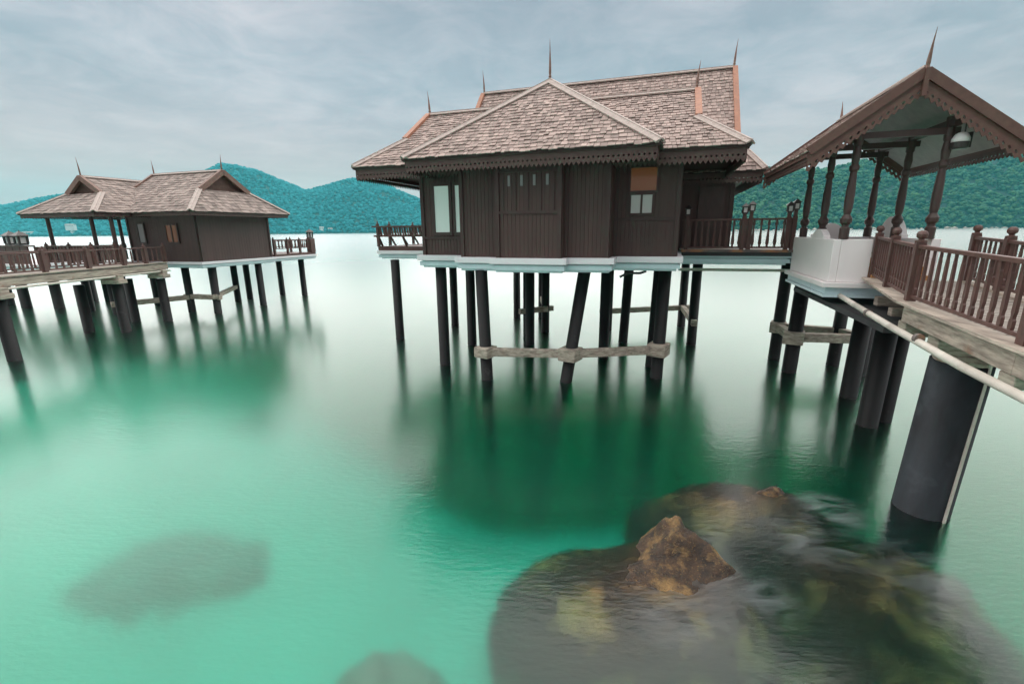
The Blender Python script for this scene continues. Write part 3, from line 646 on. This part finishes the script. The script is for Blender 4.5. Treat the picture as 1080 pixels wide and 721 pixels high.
# sun deck on the left with a seat railing leaning out
moulding(H, [(-6.75, 4.0), (-3.6, 4.0), (-3.6, 8.6), (-6.75, 8.6)], 3.04, FZ - .01)
MB().box(-6.85, -3.62, 3.9, 8.7, FZ - .008, FZ + .14).build('deck_edge', M['rail'], H)
def seat_rail(th, p, q, out, z):
    p, q, out = A3(p), A3(q), A3(out); mb = MB(); L_ = np.linalg.norm(q - p); d_ = (q - p) / L_
    for h, o, w_, t_ in ((.37, .20, .07, .06), (.70, .26, .12, .05)): mb.bar(p + out * o + A3((0, 0, z + h)) - d_ * .2, q + out * o + A3((0, 0, z + h)), w_, t_)
    mb.bar(p + A3((0, 0, z + .36)), q + A3((0, 0, z + .36)), .34, .035)
    R = mb.build('seat_railing', M['rail'], th); n = int(L_ / .19)
    for i in range(n):
        c = p + (q - p) * (i + .5) / n
        MB().bar(c + out * .20 + A3((0, 0, z + .39)), c + out * .25 + A3((0, 0, z + .68)), .04, .065, up=tuple(q - p)).build('baluster', M['rail'], th, R)
    n = max(2, int(L_ / .8))
    for i in range(n + 1):
        c = p + (q - p) * i / n
        if i % 2 == 0: place('post', post_mesh(.78, .09, 'point'), th, (*(c + out * .24)[:2], z), 0, R)
        MB().bar(c + A3((0, 0, z)), c + out * .22 + A3((0, 0, z + .35)), .05, .07, up=tuple(q - p)).build('bracket', M['rail'], th, R)
seat_rail(H, (-6.72, 4.0, 0), (-3.7, 4.0, 0), (0, -1, 0), FZ + .14)
seat_rail(H, (-6.75, 8.5, 0), (-6.75, 4.05, 0), (-1, 0, 0), FZ + .14)

# ================================================================== gazebo at the head of the right-hand walkway
G = Thing('gazebo', 'open gabled gazebo with turned columns and white parapets at right', 'gazebo', 7.26, 1.6)
pl = [(6.38, .05), (8.14, .05), (8.14, 3.05), (6.38, 3.05)]
MB().prism(offset_outline(pl, .10), 2.80, 2.90).build('plinth', M['white'], G, bevel=.01)
R = MB().prism(offset_outline(pl, .02), 2.66, 2.798).build('plinth_moulding', M['mould'], G)
MB().prism(offset_outline(pl, .06), 2.60, 2.655).build('moulding_foot', M['mould'], G, R)
MB().box(6.5, 8.02, .25, 3.0, 2.902, 3.40).build('floor', M['deck'], G)
PT = 3.76
def parapet(u0, u1, v0, v1, crown=None):
    R = MB().box(u0, u1, v0, v1, 2.905, PT).build('parapet', M['white'], G, bevel=.012)
    if crown:                                # curved raised centre
        c, hw, h, ax = crown; n = 14; pr = [(-hw, 0), (-hw, .08), (-hw + .06, .10)] + [((-hw + .06) + (2 * hw - .12) * i / n, .10 + (h - .10) * math.sin(math.pi * i / n) ** .8) for i in range(1, n)] + [(hw - .06, .10), (hw, .08), (hw, 0)]
        k = len(pr)
        if ax == 'v': vs = [(uu, c + a, PT - .02 + b) for uu in (u0 + .006, u1 - .006) for a, b in pr]
        else: vs = [(c + a, vv, PT - .02 + b) for vv in (v0 + .006, v1 - .006) for a, b in pr]
        MB().add(vs, [tuple(range(k)), tuple(range(2 * k - 1, k - 1, -1))] + [((i + 1) % k, i, k + i, k + (i + 1) % k) for i in range(k)]).build('parapet_crown', M['white'], G, R)
    return R
parapet(6.38, 6.52, .05, 3.05, (1.15, .42, .22, 'v'))
parapet(6.523, 7.06, .05, .19)
parapet(8.0, 8.14, .05, 3.05, (1.95, .62, .48, 'v'))
parapet(6.523, 7.997, 2.91, 3.05, (7.15, .40, .36, 'u'))
for i in range(3): MB().box(7.07, 7.99, .0 + i * .16 - .10, .30, 2.93 + i * .155, 3.08 + i * .155 - .004).build('step', M['step'], G)
prof = [(.075, 0), (.075, .18), (.055, .20), (.055, .23), (.085, .27), (.09, .33), (.06, .38), (.05, .40), (.062, .46), (.07, .60), (.066, .80), (.052, 1.02), (.048, 1.06), (.072, 1.10), (.072, 1.15), (.048, 1.19), (.055, 1.23), (.064, 1.32), (.05, 1.45), (.066, 1.48), (.066, 1.52), (.07, 1.53), (.07, 1.80)]
cm = MB().lathe((0, 0, 0), [(r * S * 1.15, z * S * 1.2) for r, z in prof], 14).mesh('column', M['post'])
for u in (6.56, 7.96):
    for v in (.12, 1.52, 2.98): place('column', cm, G, (u, v, PT))
CT = PT + 2.10
for u in (6.56, 7.96): MB().box(u - .06, u + .06, -.12, 3.2, CT - .12, CT).build('beam', M['wallframe'], G)
for v in (.12, 1.52, 2.98):
    MB().box(6.42, 8.10, v - .05, v + .05, CT - .24, CT - .125).build('tie_beam', M['wallframe'], G)
# gazebo roof: shingles above, pale boards below, laced barge boards at both gables
ga0, ga1, gb0, gb1, gz, gr = -.3, 3.75, 5.67, 8.85, 5.42, 6.62
polys = [[(gb0, ga0, gz), (gb0, ga1, gz), (7.26, ga1, gr), (7.26, ga0, gr)], [(gb1, ga0, gz), (gb1, ga1, gz), (7.26, ga1, gr), (7.26, ga0, gr)]]
mb = MB()
for P in polys: mb.slab(P, .05)
GR = mb.build('roof', M['ceil'], G)
mb = MB()
for P in polys: shingles(mb, P)
mb.build('shingles', M['shingle'], G, GR, stuff=True)
cap_line(G, GR, (7.26, ga0, gr), (7.26, ga1, gr), 'ridge_cap')
for bb in (gb0, gb1):
    sg = -1 if bb < 7 else 1
    for a, o in ((ga0, -.035), (ga1, .035)):
        p0, p1 = A3((7.26, a + o, gr - .02)), A3((bb + sg * .04, a + o, gz - .02))
        MB().bar(p0, p1, .06, .16).build('barge_board', M['lace_g'], G, GR)
        MB().bar(p0 + A3((0, -o * .9, -.13)), p1 + A3((0, -o * .9, -.13)), .03, .13).build('barge_trim', M['lace_g'], G, GR)
        mb = MB(); lace(mb, p0 + A3((0, -o * .4, -.18)), p1 + A3((0, -o * .4, -.18)), .22, .13); mb.build('barge_lace', M['lace_g'], G, GR, stuff=True)
    mb = MB(); lace(mb, (bb - sg * .03, ga0 + .05, gz - .09), (bb - sg * .03, ga1 - .05, gz - .09), .17, .11); mb.build('eave_lace', M['lace'], G, GR, stuff=True)
    MB().bar((bb - sg * .01, ga0 + .02, gz - .05), (bb - sg * .01, ga1 - .02, gz - .05), .04, .09).build('fascia_board', M['lace_g'], G, GR)
finial(G, GR, (7.26, ga0 - .03, gr - .1), .72, (0, -.10), 'barge_brown'); finial(G, GR, (7.26, ga1 + .03, gr - .1), .6, (0, .10), 'barge_brown')
MB().box(7.225, 7.295, ga0 - .10, ga0 - .02, gr - .42, gr + .02).build('gable_pendant', M['lace_g'], G, GR)
# slab, piles and tie frame under the gazebo
MB().prism([(6.52, -2.35), (7.35, -2.35), (8.1, 0), (8.1, 3.0), (6.52, 3.0)], 2.36, 2.46).build('foundation_slab', M['slab'], G)
for u, v, t, r in [(6.67, 4.78, 3.0, .17), (6.77, 3.37, 2.6, .19), (8.16, 4.45, 3.0, .17), (7.62, 1.52, 2.36, .185), (8.57, 3.61, 3.0, .15), (7.38, -.27, 2.36, .19), (7.80, .10, 2.36, .15)]: smooth_by_angle(pile(G, u, v, t, r, .05, 0))
for p, q in [((6.67, 4.78), (6.77, 3.37)), ((6.77, 3.37), (8.57, 3.61)), ((8.57, 3.61), (8.16, 4.45)), ((6.67, 4.78), (8.16, 4.45))]: tie(G, (*p, 1.02), (*q, 1.02), .24, .2, .1)
collar(G, (6.77, 3.37, 1.02), .5, .36); collar(G, (6.67, 4.78, 1.02), .42, .34)
MB().tube((7.56, -.12, 2.36), (7.50, -.13, -.5), .022, n=8).build('drain_pipe', M['pvc'], G)
MB().prism([(6.45, 3.2), (8.3, 3.2), (8.3, 4.9), (6.45, 4.9)], 3.05, 3.36).build('landing', M['mould'], G)
# fittings on the gazebo
Lm = Thing('hanging_lamp', 'white domed lamp with dark housing hung under the gazebo eave', 'lamp', 8.1, -.05)
MB().tube((8.12, -.02, 5.86), (8.12, -.02, 5.62), .012, n=8).build('stem', M['metal'], Lm)
MB().lathe((8.08, -.02, 5.46), [(.13, 0), (.128, .06), (.10, .12), (.06, .155), (.015, .17)], 18).build('dome', M['white'], Lm, smooth=True)
MB().lathe((8.08, -.02, 5.34), [(.10, 0), (.125, .02), (.135, .118)], 18).build('housing', M['metal'], Lm)
MB().bar((8.21, -.02, 5.36), (8.21, -.02, 5.62), .05, .05, up=(1, 0, 0)).build('bracket', M['metal'], Lm)

# ================================================================== right-hand walkway
K = Thing('walkway', 'timber walkway with brown balustrade leading to the gazebo at right', 'walkway', 7.2, -4)
def wz(v): return 2.985 + .028 * min(v, 0)
Le = [(7.12, .0), (6.86, -1.35), (6.60, -2.78), (6.50, -5.3), (6.45, -7.9)]
Ri = [(8.5, -.25), (8.30, -1.5), (8.08, -2.7), (7.95, -5.3), (7.9, -7.9)]
def edge(E_, v):
    vs = [p[1] for p in E_][::-1]; us = [p[0] for p in E_][::-1]; return float(np.interp(v, vs, us))
v = -.02; i = 0
while v > -7.8:
    l, r = edge(Le, v) - .06 + random.uniform(-.012, .012), edge(Ri, v) + .06; z = wz(v) + random.uniform(-.003, .003); wd = .112
    MB().add([(l, v, z), (r, v, z), (edge(Ri, v - wd) + .06, v - wd, z), (edge(Le, v - wd) - .06, v - wd, z), (l, v, z - .035), (r, v, z - .035), (edge(Ri, v - wd) + .06, v - wd, z - .035), (edge(Le, v - wd) - .06, v - wd, z - .035)],
             [(0, 3, 2, 1), (4, 5, 6, 7), (0, 1, 5, 4), (1, 2, 6, 5), (2, 3, 7, 6), (3, 0, 4, 7)]).build('plank', M['deck'], K)
    v -= .12
def along(E_, off, zo): return [(u + off, vv, wz(vv) + zo) for u, vv in E_]
for E_, sg in ((Le, -1), (Ri, 1)):
    for n_, (p, q) in enumerate(zip(along(E_, 0, -.16)[:-1], along(E_, 0, -.16)[1:])):
        off = sg * (.01 if n_ > 1 else -.30); MB().bar((p[0] + off, p[1], p[2]), (q[0] + off, q[1], q[2]), .09, .22).build('edge_beam', M['weather'], K, bevel=.012)
    for (p, q) in zip(along(E_, sg * .05, .018)[:-1], along(E_, sg * .05, .018)[1:]): MB().bar(p, q, .24, .035).build('edge_board', M['weather'], K)
railing(K, along(Le, 0, .034)[:3], .80, .16, 'paddle', .046, .115, 'ball', posts=(0, 1, 2))
railing(K, along(Le, 0, .034)[2:], .80, .17, 'paddle', .06, .115, 'ball', posts=(1, 2))
railing(K, along(Ri, 0, .034), .80, .165, 'paddle', .062, .115, 'ball', posts=(0, 1, 2, 3, 4))
for vv in (-2.75, -5.2): MB().box(edge(Le, vv) - .03, edge(Ri, vv) + .1, vv - .12, vv + .12, 2.42, wz(vv) - .28).build('cross_beam', M['weather'], K, bevel=.015)
MB().box(edge(Le, -3.55) + .02, edge(Ri, -3.55), -3.72, -3.45, 2.36, wz(-3.55) - .28).build('cross_beam', M['weather'], K, bevel=.015)
for vv in (-.4, -1.6): MB().box(edge(Le, vv) + .05, edge(Ri, vv), vv - .08, vv + .08, 2.52, wz(vv) - .28).build('cross_beam', M['weather'], K, bevel=.015)
P_ = pile(K, 6.93, -3.45, 2.25, .335, .06, -.05, n=36, name='pier', m='pier'); smooth_by_angle(P_)
MB().lathe((6.99, -3.52, 2.25), [(.30, 0), (.31, .05), (.24, .11)], 24).build('pier_cap', M['weather'], K)
MB().tube((7.14, -3.79, 2.3), (7.05, -3.77, -.4), .02, n=8).build('riser_pipe', M['pvc'], K)
Pp = Thing('water_pipe', 'long pale plastic pipe slung along the side of the right-hand walkway', 'pipe', 6.3, -3)
pts = [(6.62, .0, 2.64), (6.50, -1.2, 2.62), (6.34, -3.0, 2.585), (6.22, -5.0, 2.54), (6.2, -7.8, 2.48)]
mb = MB()
for p, q in zip(pts[:-1], pts[1:]): mb.tube(p, q, .047, n=14)
smooth_by_angle(mb.build('pipe', M['pvc'], Pp))
for v, u in ((-1.95, 6.43), (-3.9, 6.29)):
    MB().tube((u, v - .03, 2.605), (u - .004, v + .03, 2.606), .062, n=14).build('clamp', M['rust'], Pp)

# ================================================================== small bungalow at left with its walkway
B2 = Thing('small_bungalow', 'small brown bungalow with L-shaped shingle roof on piles at left', 'bungalow', -21, 8)
F2, E2 = 2.66, 5.02
moulding(B2, [(-22.9, 5.9), (-18.2, 5.9), (-18.2, 10.2), (-22.9, 10.2)], 2.36, F2)
wall(B2, 'wall', (-18.2, 5.9), (-18.2, 10.2), F2, E2 - .09, pw=.16)
w = wall(B2, 'wall', (-22.9, 5.9), (-18.2, 5.9), F2, E2 - .09, pw=.16)
window(B2, w, -20.15, -19.45, 5.872, 3.62, 4.42, 'amber', fw=.08, mull=(-19.8,), depth=.06)
window(B2, w, -22.1, -21.7, 5.872, 3.6, 4.5, 'slit', fw=.07, depth=.06)
wall(B2, 'wall', (-22.9, 10.2), (-22.9, 5.9), F2, E2 - .09, frame=False)
wall(B2, 'wall', (-18.2, 10.2), (-22.9, 10.2), F2, E2 - .09, frame=False)
roof(B2, 'main_roof', ID, -25.6, -17.3, 5.0, 10.95, E2, 7.97, 7.08, -23.25, -18.45, 6.1, ('dutch', 'dutch'), barge='barge_brown', sh='shingle_far', row=.22, wa=.14, wb=.28, fin=(True, True), fin_h=.8, drop=.16, capw=.26)
roof(B2, 'porch_roof', SW, 3.45, 8.0, -26.5, -21.1, E2 - .02, -23.8, 6.72, 4.85, 7.9, 5.95, ('dutch', 'none'), barge='barge_brown', sh='shingle_far', row=.22, wa=.14, wb=.28, fin=(True, False), fin_h=.9, drop=.16, capw=.26)
for u, v in ((-22.8, 4.3), (-21.45, 4.3), (-26.0, 4.3), (-26.0, 7.5)):
    place('porch_post', cached('ppost', lambda: MB().lathe((0, 0, 0), [(.10 * S, 0), (.10 * S, .5 * S), (.07 * S, .56 * S), (.12 * S, .7 * S), (.12 * S, .8 * S), (.085 * S, .95 * S), (.085 * S, 2.4 * S)], 10).mesh('porch_post', M['post'])), B2, (u, v, 2.62))
moulding(B2, [(-26.2, 4.0), (-21.2, 4.0), (-21.2, 5.7), (-26.2, 5.7)], 2.34, F2 - .012)
railing(B2, [(-21.2, 4.05, 2.66), (-22.8, 4.05, 2.66), (-24.4, 4.05, 2.66), (-26.1, 4.05, 2.66)], .85, .22, 'vase', .08, .12, 'point')
# rear sun deck
moulding(B2, [(-21.5, 10.45), (-18.3, 10.45), (-18.3, 13.7), (-21.5, 13.7)], 2.38, F2 - .006)
MB().box(-21.55, -18.2, 10.4, 13.75, F2 - .002, F2 + .12).build('deck_edge', M['rail'], B2)
R = railing(B2, [(-18.27, 10.5, F2 + .12), (-18.27, 11.5, F2 + .12), (-18.27, 12.5, F2 + .12), (-18.27, 13.35, F2 + .12)], .8, .25, 'vase', .1, .11, 'point', low=.32)
MB().box(-18.5, -18.16, 13.36, 13.74, F2 + .12, F2 + .98).build('corner_pier', M['rail'], B2)
lantern(B2, R, (-18.33, 13.55, F2 + .99), .62, .26)
railing(B2, [(-18.6, 13.6, F2 + .12), (-20.0, 13.6, F2 + .12), (-21.4, 13.6, F2 + .12)], .8, .25, 'vase', .1, .11, 'point', low=.32)
for u, v, du in [(-21.14, 4.06, -.12), (-24.4, 7.66, 0), (-20.2, 6.46, 0), (-18.51, 6.55, .08), (-21.0, 9.98, 0), (-21.3, 11.11, 0), (-18.4, 9.32, .0), (-20.77, 13.2, 0), (-19.05, 13.3, 0), (-22.7, 9.9, 0), (-23.6, 5.0, 0), (-25.9, 5.2, 0)]: smooth_by_angle(pile(B2, u, v, 2.36, .18, du, 0))
tie(B2, (-21.14, 4.06, .80), (-20.2, 6.3, .80), .24, .2, .6); tie(B2, (-20.2, 6.46, .83), (-18.51, 6.55, .83), .24, .2, .3); tie(B2, (-18.51, 6.6, .9), (-21.0, 9.98, .9), .2, .2, .3)
collar(B2, (-18.51, 6.55, .85), .45, .2)
# walkway to the small bungalow
K2 = Thing('walkway', 'weathered timber walkway with brown balustrade at left edge leading to the small bungalow', 'walkway', -18, 1)
A_, B_ = A3((-16.35, -4.1, 2.71)), A3((-19.05, 4.75, 2.70)); d = unit(B_ - A_); nn = A3((-d[1], d[0], 0))   # nn points to the far side
def k2(t, o, z=0): p = A_ + (B_ - A_) * t + nn * o; return (p[0], p[1], p[2] + z)
Ltot = np.linalg.norm(B_ - A_); npl = int(Ltot / .16)
for i in range(npl):
    t0, t1 = i / npl, (i + .92) / npl; MB().slab([k2(t0, -.05), k2(t1, -.05), k2(t1, 1.75), k2(t0, 1.75)], .05).build('plank', M['deck'], K2)
for o in (0, 1.7):
    MB().bar(k2(0, o - .02, -.18), k2(1, o - .02, -.18), .12, .24).build('edge_beam', M['weather'], K2, bevel=.02)
    MB().bar(k2(0, o - .02, .02), k2(1, o - .02, .02), .2, .035).build('edge_board', M['weather'], K2)
MB().tube(k2(0, -.12, -.36), k2(1, -.12, -.36), .04, n=8).build('pipe', M['pvc'], K2)
railing(K2, [k2(t, .02, .04) for t in (0, .22, .40, .58, .755, .88, 1.0)], .70, .25, 'paddle', .072, .13, 'point')
railing(K2, [k2(t, 1.68, .04) for t in (0, .22, .40, .58, .80)], .70, .25, 'paddle', .072, .13, 'point')
for t in (.22, .69, .95):
    MB().bar(k2(t, -.25, -.40), k2(t, 1.95, -.40), .26, .2).build('cross_beam', M['weather'], K2, bevel=.02)
    MB().bar(k2(t, -.30, -.58), k2(t, .45, -.58), .44, .16).build('pile_head', M['weather'], K2, bevel=.02)
for t, o in ((.22, .05), (.695, .05), (.95, .05), (.22, 1.6), (.69, 1.6), (.95, 1.6)):
    p = k2(t, o); smooth_by_angle(pile(K2, p[0], p[1], 2.0, .19, 0, 0))
# terrace of a further bungalow, cut by the left edge of the picture
B3 = Thing('terrace', 'brown panelled terrace with twin lanterns behind the walkway at the left edge', 'terrace', -31, 5)
moulding(B3, [(-36, 4.5), (-28.2, 4.5), (-28.2, 8.5), (-36, 8.5)], 2.2, 2.5)
for i in range(12):
    if 0 < i: MB().box(-36 + i * .62, -36 + i * .62 + .56, 4.5, 4.58, 2.52, 3.42).build('panel', M['rail'], B3)
MB().box(-28.3, -28.2, 4.62, 8.4, 2.52, 3.42).build('side_panel', M['rail'], B3)
R = MB().box(-36, -28.15, 4.44, 4.64, 3.424, 3.50).build('coping', M['rail'], B3)
for u in (-29.85, -29.0): lantern(B3, R, (u, 4.54, 3.51), .78, .40)
for u, v in ((-31.2, 5.1), (-33.4, 5.4), (-28.9, 5.4), (-30.5, 8.0), (-35.5, 5.2), (-29.2, 8.1)): smooth_by_angle(pile(B3, u, v, 2.2, .24, 0, 0))

# ================================================================== boulders in the shallows
def rock_material():
    m = bpy.data.materials.new('wet_boulder'); m.use_nodes = True; nt = m.node_tree; N = nt.nodes; L = nt.links; b = N['Principled BSDF']
    g = N.new('ShaderNodeNewGeometry')
    def nz(s, d=8, r=.65):
        n = N.new('ShaderNodeTexNoise'); n.inputs['Scale'].default_value = s; n.inputs['Detail'].default_value = d; n.inputs['Roughness'].default_value = r; L.new(g.outputs['Position'], n.inputs['Vector']); return n
    a, c, f = nz(1.1), nz(7), nz(38, 4, .7)
    r = N.new('ShaderNodeValToRGB'); e = r.color_ramp.elements; e[0].position = .36; e[0].color = (.016, .011, .008, 1); e[1].position = .70; e[1].color = (.085, .046, .022, 1); L.new(c.outputs['Fac'], r.inputs[0])
    r2 = N.new('ShaderNodeValToRGB'); e = r2.color_ramp.elements; e[0].position = .50; e[0].color = (0, 0, 0, 1); e[1].position = .66; e[1].color = (1, 1, 1, 1); L.new(a.outputs['Fac'], r2.inputs[0])
    x = N.new('ShaderNodeMix'); x.data_type = 'RGBA'; L.new(r2.outputs[0], x.inputs[0]); L.new(r.outputs[0], x.inputs[6]); x.inputs[7].default_value = (.42, .25, .085, 1)
    r3 = N.new('ShaderNodeValToRGB'); e = r3.color_ramp.elements; e[0].position = .60; e[0].color = (0, 0, 0, 1); e[1].position = .70; e[1].color = (1, 1, 1, 1); L.new(f.outputs['Fac'], r3.inputs[0])
    x2 = N.new('ShaderNodeMix'); x2.data_type = 'RGBA'; L.new(r3.outputs[0], x2.inputs[0]); L.new(x.outputs[2], x2.inputs[6]); x2.inputs[7].default_value = (.36, .22, .085, 1)
    L.new(x2.outputs[2], b.inputs['Base Color']); b.inputs['Roughness'].default_value = .42
    ad = N.new('ShaderNodeMath'); ad.operation = 'ADD'; L.new(c.outputs['Fac'], ad.inputs[0]); L.new(f.outputs['Fac'], ad.inputs[1])
    bp = N.new('ShaderNodeBump'); bp.inputs['Strength'].default_value = .8; bp.inputs['Distance'].default_value = .04; L.new(ad.outputs[0], bp.inputs['Height']); L.new(bp.outputs[0], b.inputs['Normal'])
    return m
M['rock'] = rock_material(); M['palerock'] = mat('pale_drowned_rock', (.40, .31, .23), (.24, .18, .135), 1.2, rough=.8, bump=.3)
IV, IF = ico_data(6)
def boulder(c, r, label, bumps=(), amp=.10, seed=0, group='boulders in the shallow water', m='rock'):
    mb = MB(); V = []
    for x, y, z in IV:
        p = Vector((x, y, z)); n = mnoise.fractal(p * 1.3 + Vector((seed * 7.1, 0, 0)), .9, 2.1, 5) * amp + mnoise.fractal(p * 6 + Vector((0, seed * 3.3, 0)), .8, 2.2, 3) * amp * .22
        q = p * (1 + n); X, Y, Z = c[0] + q.x * r[0], c[1] + q.y * r[1], c[2] + q.z * r[2] * (1 if q.z > 0 else 3)
        if z > 0:
            for (bx, by, bh, sx, sy, ang) in bumps:
                dx, dy = X - bx, Y - by; ca, sa = math.cos(ang), math.sin(ang); a, b = dx * ca + dy * sa, -dx * sa + dy * ca
                gq = math.exp(-((a / sx) ** 2 + (b / sy) ** 2)); Z += bh * gq * (1 + 1.2 * mnoise.fractal(Vector((X, Y, Z)) * 4, .8, 2, 4) * .25)
        V.append((X, Y, Z))
    mb.v = V; mb.f = [tuple(f) for f in IF]
    return wobj('boulder', mb, M[m], label, 'boulder', group, smooth=True)
boulder((1.8, 5.25, -1.40), (2.1, 1.5, 1.36), 'brown boulder whose golden pointed tip rises from the water in front', [(2.25, 5.92, .56, .38, .34, -.45), (2.7, 5.6, .34, .55, .30, -.5)], .12, 1)
boulder((3.95, 7.2, -1.30), (1.85, 1.15, 1.26), 'broad brown boulder awash just behind the pointed one', [(4.75, 7.2, .26, .45, .35, 0)], .13, 2)
boulder((5.2, 5.5, -1.65), (1.6, 1.7, 1.45), 'dark drowned boulder beside the thick round pier', [], .14, 3)
boulder((4.3, 4.2, -1.8), (1.5, 1.0, 1.35), 'dark drowned boulder at the bottom right corner of the water', [], .14, 4)
boulder((-6.2, 7.0, -3.0), (2.2, 1.5, 1.2), 'pale drowned boulder dimly seen in the green water at left', [], .26, 5, m='palerock')
boulder((-1.65, 4.4, -2.2), (.95, .9, 1.25), 'murky drowned boulder at the bottom edge left of centre', [], .22, 6, m='palerock')

# ================================================================== haze over the bay
def haze():
    m = bpy.data.materials.new('haze'); m.use_nodes = True; nt = m.node_tree; N = nt.nodes; L = nt.links; N.clear()
    out = N.new('ShaderNodeOutputMaterial'); pv = N.new('ShaderNodeVolumePrincipled')
    pv.inputs['Color'].default_value = (.18, .90, 1, 1); pv.inputs['Density'].default_value = HAZE_D; pv.inputs['Anisotropy'].default_value = 0.0
    L.new(pv.outputs[0], out.inputs['Volume'])
    o = wobj('haze', MB().box(-4200, 4200, -500, 4200, -26, 410), m, 'thin blue-green haze over the whole bay', 'haze', kind='stuff')
HAZE_D = .00011
haze()
